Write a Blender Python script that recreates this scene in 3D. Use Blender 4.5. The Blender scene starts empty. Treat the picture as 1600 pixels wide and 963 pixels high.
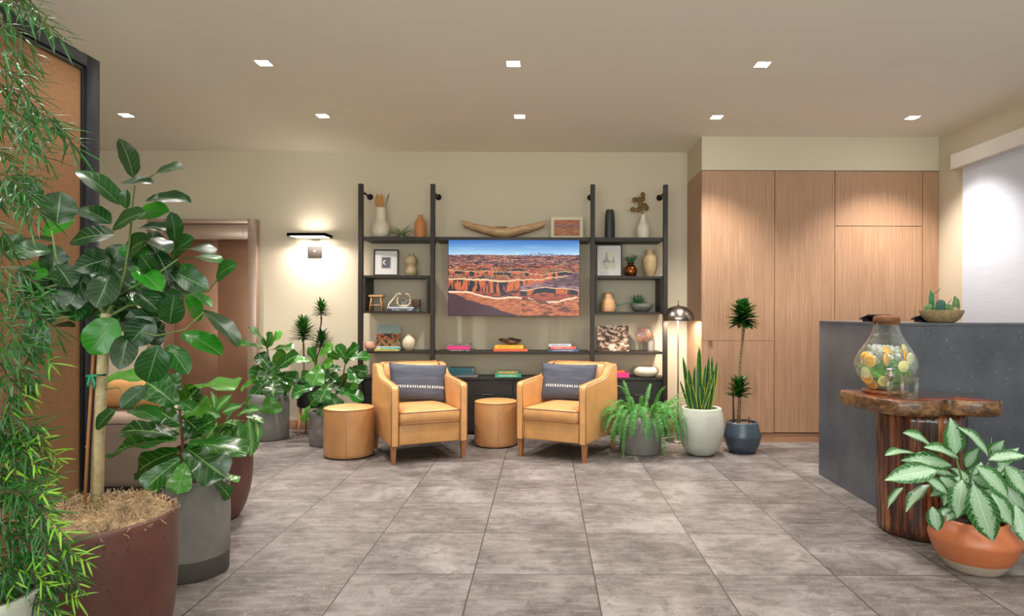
import bpy, bmesh, math, random
import numpy as np
from mathutils import Vector, Matrix, noise
R = math.radians
random.seed(7)
scn = bpy.context.scene
COL = scn.collection

# ---------------------------------------------------------------- camera, world, exposure
CAM_H, F, VX, VY, ROLL = 1.33, 1008.0, 850.0, 488.0, 0.003
cd = bpy.data.cameras.new('camera'); cam = bpy.data.objects.new('camera', cd); COL.objects.link(cam)
cd.sensor_width = 36.0; cd.lens = F * 36 / 1600
cd.shift_x = -(VX - 800) / 1600; cd.shift_y = (VY - 481.5) / 1600
cam.location = (0, 0, CAM_H); cam.rotation_euler = (R(90), 0, 0)
cam.matrix_world = Matrix.Translation((0, 0, CAM_H)) @ Matrix.Rotation(R(90), 4, 'X') @ Matrix.Rotation(ROLL, 4, 'Z')
cd.clip_start = 0.05
scn.camera = cam
vs = scn.view_settings
vs.view_transform = 'Standard'; vs.look = 'None'; vs.gamma = 1.0; vs.use_curve_mapping = False
vs.exposure = 0.14
scn.cycles.use_denoising = True
scn.cycles.max_bounces = 8; scn.cycles.transparent_max_bounces = 40
scn.cycles.sample_clamp_indirect = 6.0; scn.cycles.caustics_reflective = False; scn.cycles.caustics_refractive = False
w = bpy.data.worlds.new('world'); scn.world = w; w.use_nodes = True
w.node_tree.nodes['Background'].inputs[0].default_value = (0.80, 0.90, 1.0, 1)
w.node_tree.nodes['Background'].inputs[1].default_value = 0.5

def lamp(name, kind, loc, energy, color=(1, 0.93, 0.85), parent=None, rot=(0, 0, 0), **kw):
    ld = bpy.data.lights.new(name, kind); ld.energy = energy; ld.color = color
    for k, v in kw.items(): setattr(ld, k, v)
    o = bpy.data.objects.new(name, ld); COL.objects.link(o); o.location = loc; o.rotation_euler = rot
    if parent: o.parent = parent
    return o
# unseen fill lamp added behind the camera, tilted up to brighten the ceiling
lamp('ceiling_fill', 'AREA', (-0.5, -2.9, 1.7), 450, (0.94, 1.0, 0.94), rot=(R(138), 0, 0), shape='RECTANGLE', size=7.0, size_y=2.4)

SPOT = (225, 56, 112); LAMP = 34
def at(px, py, Y):
    return Vector(((px - VX) * Y / F, Y, CAM_H - (py - VY - ROLL * (px - VX)) * Y / F))

# ---------------------------------------------------------------- scene helpers
def tag(o, label=None, cat=None, group=None, kind=None):
    if label: o['label'] = label
    if cat: o['category'] = cat
    if group: o['group'] = group
    if kind: o['kind'] = kind
    return o
def thing(name, label, cat, loc=(0, 0, 0), rz=0.0, group=None):
    o = bpy.data.objects.new(name, None); COL.objects.link(o); o.empty_display_size = 0.05
    o.location = loc; o.rotation_euler = (0, 0, rz)
    return tag(o, label, cat, group)
def struct(o, label):
    o['kind'] = 'structure'; o['label'] = label; return o
def kids(o): return [c for c in bpy.data.objects if c.parent == o]
def copy_tree(o, parent=None):
    c = o.copy(); COL.objects.link(c)
    if parent: c.parent = parent
    for ch in kids(o): copy_tree(ch, c)
    return c
def again(o, loc, rz, label, group=None):
    c = copy_tree(o); c.location = loc; c.rotation_euler = (0, 0, rz); c['label'] = label
    if group: c['group'] = group
    return c

def lerp_list(pts, s):
    for (a, va), (b, vb) in zip(pts, pts[1:]):
        if s <= b: return va + (vb - va) * (s - a) / max(b - a, 1e-6)
    return pts[-1][1]

class MB:
    def __init__(self):
        self.bm = bmesh.new(); self.uv = self.bm.loops.layers.uv.new('UVMap'); self.uv2 = self.bm.loops.layers.uv.new('Var')
    def box(self, c, s, bevel=0.0, seg=2, rot=None, mat=0):
        r = bmesh.ops.create_cube(self.bm, size=1.0); vs_ = r['verts']
        for v in vs_: v.co = Vector((v.co.x * s[0], v.co.y * s[1], v.co.z * s[2]))
        geom = list({e for v in vs_ for e in v.link_edges})
        if bevel > 0:
            rr = bmesh.ops.bevel(self.bm, geom=geom, offset=bevel, segments=seg, profile=0.5, affect='EDGES')
            vs_ = list({v for f in rr['faces'] for v in f.verts} | {v for v in vs_ if v.is_valid})
        M = Matrix.Translation(c) @ (rot if rot else Matrix.Identity(4))
        bmesh.ops.transform(self.bm, matrix=M, verts=vs_)
        for f in {f for v in vs_ for f in v.link_faces}: f.material_index = mat
        return vs_
    def span(self, x0, x1, y0, y1, z0, z1, bevel=0.0, seg=2, mat=0):
        return self.box(((x0 + x1) / 2, (y0 + y1) / 2, (z0 + z1) / 2), (x1 - x0, y1 - y0, z1 - z0), bevel, seg, mat=mat)
    def lathe(self, prof, c=(0, 0, 0), seg=48, cap0=False, cap1=False, mat=0, M=None, wob=0.0):
        rings = []
        for (r, z) in prof:
            ring = []
            for i in range(seg):
                a = 2 * math.pi * i / seg; rr = r * (1 + wob * math.sin(3 * a + z * 9))
                p = Vector((rr * math.cos(a), rr * math.sin(a), z))
                if M: p = M @ p
                ring.append(self.bm.verts.new(p + Vector(c)))
            rings.append(ring)
        for k in range(len(rings) - 1):
            for i in range(seg):
                j = (i + 1) % seg
                f = self.bm.faces.new((rings[k][i], rings[k][j], rings[k + 1][j], rings[k + 1][i])); f.material_index = mat
                for l, (uu, vv) in zip(f.loops, ((i, k), (i + 1, k), (i + 1, k + 1), (i, k + 1))):
                    l[self.uv].uv = (uu / seg, vv / max(1, len(rings) - 1))
        if cap0: self.bm.faces.new(list(reversed(rings[0]))).material_index = mat
        if cap1: self.bm.faces.new(rings[-1]).material_index = mat
        return rings
    def tube(self, pts, rad, seg=8, closed=False, mat=0, caps=True):
        pts = [Vector(p) for p in pts]; n = len(pts)
        if not isinstance(rad, (list, tuple)): rad = [rad] * n
        rings = []; up = Vector((0, 0, 1)); prev = None
        for i, p in enumerate(pts):
            a = pts[(i - 1) % n] if (closed or i > 0) else p; b = pts[(i + 1) % n] if (closed or i < n - 1) else p
            t = (b - a); t = t.normalized() if t.length > 1e-9 else up
            if prev is None:
                s = t.cross(up)
                if s.length < 0.05: s = t.cross(Vector((0, 1, 0)))
                s.normalize()
            else:
                s = prev - t * prev.dot(t)
                s = s.normalized() if s.length > 1e-6 else prev
            prev = s; q = t.cross(s)
            rings.append([self.bm.verts.new(p + (s * math.cos(2 * math.pi * k / seg) + q * math.sin(2 * math.pi * k / seg)) * rad[i]) for k in range(seg)])
        m = n if closed else n - 1
        for i in range(m):
            r0, r1 = rings[i], rings[(i + 1) % n]
            for k in range(seg):
                kk = (k + 1) % seg
                f = self.bm.faces.new((r0[k], r0[kk], r1[kk], r1[k])); f.material_index = mat
                for l, (uu, vv) in zip(f.loops, ((k, i), (k + 1, i), (k + 1, i + 1), (k, i + 1))): l[self.uv].uv = (uu / seg, vv / max(1, m))
        if caps and not closed:
            self.bm.faces.new(list(reversed(rings[0]))).material_index = mat; self.bm.faces.new(rings[-1]).material_index = mat
    def prism(self, poly, z0, z1, mat=0, bevel=0.0, M=None, seg=2):
        """poly of (x,y) extruded z0..z1, optional matrix"""
        a = [self.bm.verts.new((x, y, z0)) for x, y in poly]; b = [self.bm.verts.new((x, y, z1)) for x, y in poly]
        fs = [self.bm.faces.new(list(reversed(a))), self.bm.faces.new(b)]
        n = len(poly)
        for i in range(n): fs.append(self.bm.faces.new((a[i], a[(i + 1) % n], b[(i + 1) % n], b[i])))
        bmesh.ops.recalc_face_normals(self.bm, faces=fs)
        verts = a + b
        if bevel > 0:
            es = list(set(fs[0].edges) | set(fs[1].edges))
            rr = bmesh.ops.bevel(self.bm, geom=es, offset=bevel, segments=seg, profile=0.5, affect='EDGES')
            verts = list({v for v in verts if v.is_valid} | {v for f in rr['faces'] for v in f.verts})
        if M: bmesh.ops.transform(self.bm, matrix=M, verts=verts)
        for f in {f for v in verts for f in v.link_faces}: f.material_index = mat
    def sphere(self, c, r, seg=16, rings=10, sc=(1, 1, 1), mat=0):
        rr = bmesh.ops.create_uvsphere(self.bm, u_segments=seg, v_segments=rings, radius=r)
        for v in rr['verts']: v.co = Vector((v.co.x * sc[0] + c[0], v.co.y * sc[1] + c[1], v.co.z * sc[2] + c[2]))
        for f in {f for v in rr['verts'] for f in v.link_faces}: f.material_index = mat
        return rr['verts']
    def leaf(self, base, d, nrm, L, W, prof, droop=0.3, fold=0.15, wave=0.0, n=9, m=4, roll=0.0, twist=0.0):
        base = Vector(base); d = Vector(d).normalized(); nrm = Vector(nrm); nrm = (nrm - d * nrm.dot(d))
        nrm = nrm.normalized() if nrm.length > 1e-4 else d.orthogonal().normalized()
        side = d.cross(nrm).normalized(); c = base.copy(); rows = []; var = (random.random(), random.random())
        ph = random.random() * 6
        for i in range(n + 1):
            s = i / n; th = droop * s
            dd = d * math.cos(th) - nrm * math.sin(th); nn = nrm * math.cos(th) + d * math.sin(th)
            if i: c = c + dd * (L / n)
            tw = twist * s; sd = side * math.cos(tw) + nn * math.sin(tw); n2 = nn * math.cos(tw) - side * math.sin(tw)
            wd = W * lerp_list(prof, s); row = []
            for j in range(m + 1):
                t = -1 + 2 * j / m; a = abs(t)
                off = sd * (t * wd / 2 * math.cos(fold)) + n2 * (a * wd / 2 * math.sin(fold) + wave * W * 0.1 * a * math.sin(s * 14 + ph + (2 if t > 0 else 0)) + roll * W * (a * a) * 0.5)
                row.append(self.bm.verts.new(c + off))
            rows.append(row)
        for i in range(n):
            for j in range(m):
                f = self.bm.faces.new((rows[i][j], rows[i][j + 1], rows[i + 1][j + 1], rows[i + 1][j]))
                for l, (uu, vv) in zip(f.loops, ((j, i), (j + 1, i), (j + 1, i + 1), (j, i + 1))):
                    l[self.uv].uv = (uu / m, vv / n); l[self.uv2].uv = var
        return c
    def build(self, name, mats, parent=None, smooth=True, sharp=40, weld=False):
        if weld: bmesh.ops.remove_doubles(self.bm, verts=self.bm.verts, dist=1e-5)
        me = bpy.data.meshes.new(name)
        if smooth:
            for f in self.bm.faces: f.smooth = True
            th = R(sharp)
            for e in self.bm.edges:
                if len(e.link_faces) == 2 and e.calc_face_angle(0) > th: e.smooth = False
        self.bm.to_mesh(me); self.bm.free()
        for m_ in (mats if isinstance(mats, (list, tuple)) else [mats]): me.materials.append(m_)
        o = bpy.data.objects.new(name, me); COL.objects.link(o)
        if parent: o.parent = parent
        return o

# ---------------------------------------------------------------- material helpers
class NT:
    def __init__(self, name):
        self.m = bpy.data.materials.new(name); self.m.use_nodes = True; self.t = self.m.node_tree
        self.b = self.t.nodes['Principled BSDF']; self.out = self.t.nodes['Material Output']
    def n(self, typ, ins=None, **kw):
        nd = self.t.nodes.new(typ)
        for k, v in kw.items(): setattr(nd, k, v)
        for k, v in (ins or {}).items(): self.set(nd.inputs[k], v)
        return nd
    def set(self, sock, v):
        if isinstance(v, bpy.types.NodeSocket): self.t.links.new(v, sock)
        elif isinstance(v, (tuple, list)) and len(v) == 3 and sock.type == 'RGBA': sock.default_value = (*v, 1)
        else: sock.default_value = v
    def P(self, **kw):
        for k, v in kw.items(): self.set(self.b.inputs[k.replace('_', ' ')], v)
        return self
    def coord(self, which='Object', scale=(1, 1, 1), rot=(0, 0, 0)):
        tc = self.n('ShaderNodeTexCoord')
        mp = self.n('ShaderNodeMapping', {'Vector': tc.outputs[which], 'Scale': scale, 'Rotation': rot})
        return mp.outputs[0]
    def noise(self, vec, scale, detail=4, rough=0.55, dist=0.0):
        return self.n('ShaderNodeTexNoise', {'Vector': vec, 'Scale': scale, 'Detail': detail, 'Roughness': rough, 'Distortion': dist}).outputs[0]
    def ramp(self, fac, stops, interp='LINEAR'):
        nd = self.n('ShaderNodeValToRGB', {'Fac': fac}); cr = nd.color_ramp; cr.interpolation = interp
        while len(cr.elements) < len(stops): cr.elements.new(0.5)
        for e, (p, c) in zip(cr.elements, stops):
            e.position = p; e.color = (*c, 1) if isinstance(c, (tuple, list)) else (c, c, c, 1)
        return nd.outputs[0]
    def mix(self, fac, a, b, mode='MIX'):
        nd = self.n('ShaderNodeMix', data_type='RGBA', blend_type=mode)
        self.set(nd.inputs[0], fac); self.set(nd.inputs[6], a); self.set(nd.inputs[7], b); return nd.outputs[2]
    def math(self, op, a, b=0.0, c=0.0):
        nd = self.n('ShaderNodeMath', operation=op); self.set(nd.inputs[0], a); self.set(nd.inputs[1], b); self.set(nd.inputs[2], c); return nd.outputs[0]
    def bump(self, h, strength=0.2, dist=0.01):
        self.t.links.new(self.n('ShaderNodeBump', {'Height': h, 'Strength': strength, 'Distance': dist}).outputs[0], self.b.inputs['Normal']); return self
def S(r, g, b):
    """sRGB 0-255 to linear"""
    f = lambda c: ((c / 255 + 0.055) / 1.055) ** 2.4 if c / 255 > 0.04045 else c / 255 / 12.92
    return (f(r), f(g), f(b))
def plain(name, col, rough=0.5, metal=0.0, var=0.12, scale=8, bump=0.0, bscale=40, **kw):
    k = NT(name); v = k.coord()
    nz = k.noise(v, scale, 4)
    dk = tuple(c * (1 - var) for c in col); lt = tuple(min(1, c * (1 + var)) for c in col)
    k.P(Base_Color=k.ramp(nz, [(0.3, dk), (0.7, lt)]), Roughness=rough, Metallic=metal, **kw)
    if bump: k.bump(k.noise(v, bscale, 3), bump, 0.01)
    return k.m
def glow(name, col, strength):
    k = NT(name); k.P(Base_Color=col, Emission_Color=col, Emission_Strength=strength); return k.m

M = {}
# walls
def painted(name, col):
    k = NT(name); v = k.coord()
    k.P(Base_Color=k.ramp(k.noise(v, 1.3, 3), [(0.3, tuple(c * 0.97 for c in col)), (0.7, col)]), Roughness=0.75); k.bump(k.noise(v, 180, 2), 0.06, 0.002); return k.m
M['wall'] = painted('wall_paint', S(206, 194, 172)); M['ceil'] = painted('ceiling_paint', S(236, 230, 216)); M['white'] = painted('white_plastic', S(232, 230, 224))
# floor tile
k = NT('floor_tile'); tc = k.coord('Object')
br = k.n('ShaderNodeTexBrick', {'Vector': tc, 'Color1': (0.0, 0, 0), 'Color2': (1, 1, 1), 'Mortar': (0.5, 0.5, 0.5), 'Scale': 1.0, 'Mortar Size': 0.0034, 'Mortar Smooth': 0.1, 'Bias': 0.0, 'Brick Width': 0.61, 'Row Height': 0.61})
br.offset = 0.0; br.squash = 1.0
# per-tile shift of the noise so the pattern breaks at each joint
sh = k.n('ShaderNodeVectorMath', {0: tc, 1: k.n('ShaderNodeVectorMath', {0: br.outputs['Color'], 'Scale': 13.0}, operation='SCALE').outputs[0]}, operation='ADD').outputs[0]
big = k.noise(sh, 2.2, 6, 0.62, 0.4); mid = k.noise(sh, 9, 8, 0.72, 0.2); fine = k.noise(sh, 70, 5, 0.75)
st = k.n('ShaderNodeMapping', {'Vector': sh, 'Scale': (3.0, 14.0, 1)}).outputs[0]; streak = k.noise(st, 2.0, 6, 0.7)
c0 = k.ramp(big, [(0.34, S(70, 64, 63)), (0.5, S(108, 101, 99)), (0.66, S(144, 138, 137))])
c0 = k.mix(k.math('MULTIPLY', br.outputs['Color'], 0.55), c0, S(84, 75, 70), 'MIX')
c1 = k.mix(k.ramp(streak, [(0.45, 0.0), (0.75, 0.55)]), c0, S(158, 153, 150))
c2 = k.mix(k.ramp(mid, [(0.51, 0.0), (0.64, 0.62)]), c1, S(74, 66, 60))
pit = k.math('MULTIPLY', k.ramp(fine, [(0.56, 0.0), (0.64, 1.0)]), k.ramp(k.noise(sh, 3.1, 3), [(0.5, 0.0), (0.62, 1.0)]))
c3 = k.mix(pit, c2, S(84, 76, 70))
lightpit = k.math('MULTIPLY', k.ramp(k.noise(sh, 95, 3, 0.7), [(0.62, 0.0), (0.68, 1.0)]), 0.5)
c3 = k.mix(lightpit, c3, S(200, 195, 188))
k.P(Base_Color=k.mix(br.outputs['Fac'], c3, S(50, 46, 43)), Roughness=k.ramp(mid, [(0.3, 0.42), (0.7, 0.62)]))
k.bump(k.math('SUBTRACT', k.math('MULTIPLY', fine, 0.5), k.math('MULTIPLY', br.outputs['Fac'], 2.0)), 0.25, 0.003); M['floor'] = k.m
# woods
def wood(name, dark, light, sc=(60, 60, 1.6), rough=0.45, contrast=(0.35, 0.65), bump=0.05, coat=0.0):
    k = NT(name); v = k.coord('Object', sc); g = k.noise(v, 2.0, 5, 0.6, 0.3); g2 = k.noise(k.coord('Object', tuple(s * 0.16 for s in sc)), 2.0, 3)
    c = k.mix(k.ramp(g2, [(0.35, 0.0), (0.65, 0.45)]), k.ramp(g, [(contrast[0], dark), (contrast[1], light)]), dark)
    k.P(Base_Color=c, Roughness=rough, Coat_Weight=coat); k.bump(g, bump, 0.002); return k.m
M['veneer'] = wood('oak_veneer', S(148, 110, 84), S(194, 156, 126), (150, 150, 1.3))
M['base'] = wood('wood_baseboard', S(150, 108, 80), S(182, 138, 108), (1.6, 60, 60))
M['legwood'] = wood('chair_leg_wood', S(140, 88, 52), S(172, 115, 72), (40, 40, 3))
M['palewood'] = wood('pale_wood', S(176, 128, 84), S(216, 172, 124), (30, 30, 6))
M['carved'] = wood('carved_wood', S(168, 130, 92), S(205, 172, 132), (6, 40, 30))
M['drift'] = wood('driftwood', S(50, 26, 16), S(96, 56, 36), (10, 30, 30))
M['coaster'] = wood('acacia', S(110, 58, 30), S(170, 104, 60), (3, 30, 30), 0.35)
M['lid'] = wood('cork_lid', S(96, 54, 30), S(150, 98, 60), (4, 4, 40), 0.6)
# burnt trunk
k = NT('charred_trunk'); v = k.coord('Object', (26, 26, 1.4)); g = k.noise(v, 1.6, 7, 0.65, 0.6)
k.P(Base_Color=k.ramp(g, [(0.36, S(20, 10, 8)), (0.47, S(58, 27, 16)), (0.57, S(120, 62, 32)), (0.72, S(190, 122, 68))]), Roughness=0.28, Coat_Weight=0.5, Coat_Roughness=0.15); k.bump(g, 0.35, 0.006); M['trunk'] = k.m
k = NT('slab_edge'); v = k.coord('Object', (7, 7, 10)); g = k.noise(v, 1.6, 8, 0.7, 0.8)
k.P(Base_Color=k.ramp(g, [(0.32, S(34, 22, 14)), (0.48, S(92, 60, 34)), (0.62, S(150, 108, 66)), (0.75, S(70, 44, 26))]), Roughness=0.45, Coat_Weight=0.3); k.bump(g, 0.5, 0.006); M['bark'] = k.m
k = NT('slab_top'); v = k.coord('Object', (4, 14, 4)); g = k.noise(v, 1.6, 6, 0.6, 1.0)
k.P(Base_Color=k.ramp(g, [(0.3, S(48, 20, 14)), (0.5, S(104, 44, 28)), (0.7, S(150, 74, 44))]), Roughness=0.13, Coat_Weight=0.8, Coat_Roughness=0.06); M['slabtop'] = k.m
# leather
def leather(name, col, rough=0.42):
    k = NT(name); v = k.coord(); nz = k.noise(v, 5, 5, 0.6); cr = k.noise(v, 130, 4, 0.6)
    k.P(Base_Color=k.ramp(nz, [(0.25, tuple(c * 0.80 for c in col)), (0.75, tuple(min(1, c * 1.12) for c in col))]), Roughness=rough, Coat_Weight=0.12, Coat_Roughness=0.3)
    k.bump(k.math('ADD', k.math('MULTIPLY', cr, 0.3), k.noise(v, 14, 3)), 0.28, 0.008); return k.m
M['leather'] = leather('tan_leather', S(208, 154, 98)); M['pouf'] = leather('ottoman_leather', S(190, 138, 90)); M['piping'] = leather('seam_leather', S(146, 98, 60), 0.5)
M['sofa'] = plain('taupe_upholstery', S(138, 118, 104), 0.85, bump=0.2, bscale=300, var=0.08)
# metals
M['frame'] = plain('blackened_steel', S(42, 35, 31), 0.5, 0.25, 0.15); M['black'] = plain('black_metal', S(20, 19, 20), 0.42, 0.3); M['cabinet'] = plain('black_cabinet', S(30, 27, 26), 0.5)
M['slate_frame'] = plain('dark_partition_frame', S(34, 37, 46), 0.45, 0.2, 0.2)
k = NT('brushed_steel'); v = k.coord('Object', (1.0, 1.0, 90)); g = k.noise(v, 2, 3)
k.P(Base_Color=k.ramp(g, [(0.3, S(184, 160, 146)), (0.7, S(196, 174, 160))]), Metallic=0.75, Roughness=0.36, Anisotropic=0.4); M['steel'] = k.m
k = NT('bronze_door_steel'); g = k.noise(k.coord('Object', (1.0, 1.0, 60)), 2, 3)
k.P(Base_Color=k.ramp(g, [(0.3, S(164, 124, 102)), (0.7, S(176, 136, 112))]), Metallic=0.8, Roughness=0.34); M['door'] = k.m
M['nickel'] = plain('brushed_nickel', S(150, 142, 134), 0.28, 1.0, 0.08); M['chrome'] = plain('chrome', S(220, 220, 224), 0.08, 1.0, 0.02)
M['copper'] = plain('copper_glaze', S(140, 84, 40), 0.16, 0.85, 0.2)
# corkboard-like brown fabric panel
k = NT('cork_panel'); v = k.coord(); f1 = k.noise(v, 160, 4, 0.7); f2 = k.noise(v, 1.2, 3)
k.P(Base_Color=k.mix(k.math('MULTIPLY', f2, 0.35), k.ramp(f1, [(0.35, S(112, 78, 48)), (0.65, S(156, 114, 76))]), S(104, 72, 46)), Roughness=0.8); k.bump(f1, 0.3, 0.003); M['cork'] = k.m
# stone counter
k = NT('dark_stone'); v = k.coord(); vo = k.n('ShaderNodeTexVoronoi', {'Vector': v, 'Scale': 24.0, 'Randomness': 1.0}).outputs['Distance']
sp = k.math('MULTIPLY', k.ramp(vo, [(0.03, 1.0), (0.19, 0.0)]), k.ramp(k.noise(v, 40, 4, 0.8), [(0.44, 0.0), (0.60, 1.0)]))
c = k.ramp(k.noise(v, 3, 5, 0.65), [(0.3, S(62, 66, 75)), (0.7, S(84, 88, 97))])
k.P(Base_Color=k.mix(k.math('MULTIPLY', sp, 0.75), c, S(160, 164, 170)), Roughness=0.38); M['stone'] = k.m
# pots
def pot_mat(name, col, rough=0.6, var=0.15, specks=None, scale=4):
    k = NT(name); v = k.coord(); nz = k.noise(v, scale, 6, 0.6)
    c = k.ramp(nz, [(0.3, tuple(x * (1 - var) for x in col)), (0.7, tuple(min(1, x * (1 + var)) for x in col))])
    if specks:
        vo = k.n('ShaderNodeTexVoronoi', {'Vector': v, 'Scale': 42.0}).outputs['Distance']
        c = k.mix(k.math('MULTIPLY', k.ramp(vo, [(0.08, 1.0), (0.24, 0.0)]), k.ramp(k.noise(v, 12, 2), [(0.44, 0.0), (0.54, 1.0)])), c, specks)
    k.P(Base_Color=c, Roughness=rough); k.bump(k.noise(v, 60, 4), 0.12, 0.004); return k.m
M['oxblood'] = pot_mat('oxblood_clay', S(92, 56, 49), 0.42, 0.3, S(38, 22, 20)); M['concrete'] = pot_mat('grey_concrete', S(124, 121, 119), 0.55, 0.30, None, 3)
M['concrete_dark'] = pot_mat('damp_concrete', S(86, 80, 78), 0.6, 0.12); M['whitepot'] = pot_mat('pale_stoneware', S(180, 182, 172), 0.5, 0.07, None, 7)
M['bluepot'] = plain('slate_blue_glaze', S(64, 76, 90), 0.28, 0.0, 0.08); M['terra'] = plain('terracotta', S(184, 106, 68), 0.36, 0.0, 0.08, 5); M['terra_base'] = plain('pale_clay', S(176, 160, 146), 0.6, 0.0, 0.06)
M['blackpot'] = plain('black_planter', S(30, 29, 30), 0.4); M['soil'] = plain('potting_soil', S(62, 46, 34), 0.95, 0, 0.5, 60, 0.8, 90); M['bark_mulch'] = plain('bark_mulch', S(138, 108, 86), 0.95, 0, 0.45, 50, 0.9, 70)
M['gravel'] = plain('pebble_gravel', S(160, 146, 130), 0.9, 0, 0.5, 90, 0.9, 120)
M['moss'] = plain('dried_moss', S(186, 160, 126), 0.9, 0, 0.55, 13)
# glazes and props
for nm, col, ro in (('cream', (222, 208, 186), .5), ('orange', (206, 134, 80), .5), ('tan', (190, 164, 124), .5), ('olive', (172, 152, 114), .45), ('whiteglaze', (226, 218, 204), .5), ('darkgreen', (46, 52, 48), .5),
                    ('peach', (206, 160, 116), .55), ('blush', (200, 150, 128), .5), ('sand', (214, 196, 168), .6), ('paper', (236, 232, 224), .8), ('mat_white', (224, 222, 222), .7), ('linen', (222, 212, 188), .7)):
    M[nm] = plain(nm, S(*col), ro, 0, 0.06)
M['greybowl'] = pot_mat('ribbed_grey_glaze', S(120, 122, 116), 0.5, 0.25, None, 22); M['tanbowl'] = pot_mat('stippled_tan_clay', S(150, 128, 92), 0.7, 0.3, S(70, 56, 38), 40)
def book_cover(name, col): M[name] = plain(name, S(*col), 0.4, 0, 0.05)
for nm, col in (('bk_pink', (208, 40, 120)), ('bk_yellow', (246, 182, 36)), ('bk_orange', (214, 88, 40)), ('bk_grey', (120, 116, 112)), ('bk_black', (32, 32, 36)), ('bk_white', (222, 226, 234)), ('bk_red', (222, 92, 78)),
                ('bk_blue', (60, 84, 130)), ('bk_teal', (34, 84, 96)), ('bk_green', (34, 150, 116)), ('bk_navy', (36, 46, 64)), ('bk_silver', (196, 206, 218)), ('bk_mustard', (200, 184, 84)), ('bk_aqua', (60, 170, 168)), ('bk_brown', (120, 92, 62)), ('bk_multi', (120, 130, 90))):
    book_cover(nm, col)
# glass and water
k = NT('clear_glass'); k.P(Base_Color=(1, 1, 1), Roughness=0.0, IOR=1.45, Transmission_Weight=1.0); gl = k.b
tr = k.n('ShaderNodeBsdfTransparent', {'Color': (0.96, 0.98, 0.97)}); gy = k.n('ShaderNodeBsdfGlossy', {'Color': (1, 1, 1), 'Roughness': 0.03}); fr = k.n('ShaderNodeMath', {0: k.n('ShaderNodeLayerWeight', {'Blend': 0.2}).outputs['Facing'], 1: 0.8}, operation='MULTIPLY')
mx = k.n('ShaderNodeMixShader'); k.t.links.new(fr.outputs[0], mx.inputs[0]); k.t.links.new(tr.outputs[0], mx.inputs[1]); k.t.links.new(gy.outputs[0], mx.inputs[2]); k.t.links.new(mx.outputs[0], k.out.inputs[0]); M['glass'] = k.m
k = NT('iced_water'); tr = k.n('ShaderNodeBsdfTransparent', {'Color': (0.96, 0.97, 0.93)}); df = k.n('ShaderNodeBsdfDiffuse', {'Color': (0.95, 0.95, 0.92)})
mx = k.n('ShaderNodeMixShader', {0: 0.10}); k.t.links.new(tr.outputs[0], mx.inputs[1]); k.t.links.new(df.outputs[0], mx.inputs[2]); k.t.links.new(mx.outputs[0], k.out.inputs[0]); M['water'] = k.m
k = NT('ice'); tr = k.n('ShaderNodeBsdfTransparent', {'Color': (0.98, 0.99, 0.99)}); gs = k.n('ShaderNodeBsdfPrincipled', {'Base Color': (0.92, 0.94, 0.95), 'Roughness': 0.2})
mx = k.n('ShaderNodeMixShader', {0: 0.7}); k.t.links.new(tr.outputs[0], mx.inputs[1]); k.t.links.new(gs.outputs[0], mx.inputs[2]); k.t.links.new(mx.outputs[0], k.out.inputs[0]); M['ice'] = k.m
# roller shade
k = NT('shade_cloth'); v = k.coord('Object', (1, 1, 30)); k.P(Base_Color=k.ramp(k.noise(v, 3, 4), [(0.3, S(196, 202, 216)), (0.7, S(206, 212, 226))]), Roughness=0.8); k.bump(k.noise(k.coord('Object', (200, 200, 200)), 2, 2), 0.1, 0.002); M['shade'] = k.m
M['lamp_glow'] = glow('lamp_lens', (1.0, 0.96, 0.88), 60.0); M['sconce_glow'] = glow('sconce_diffuser', (1.0, 0.92, 0.84), 14.0)

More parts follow.
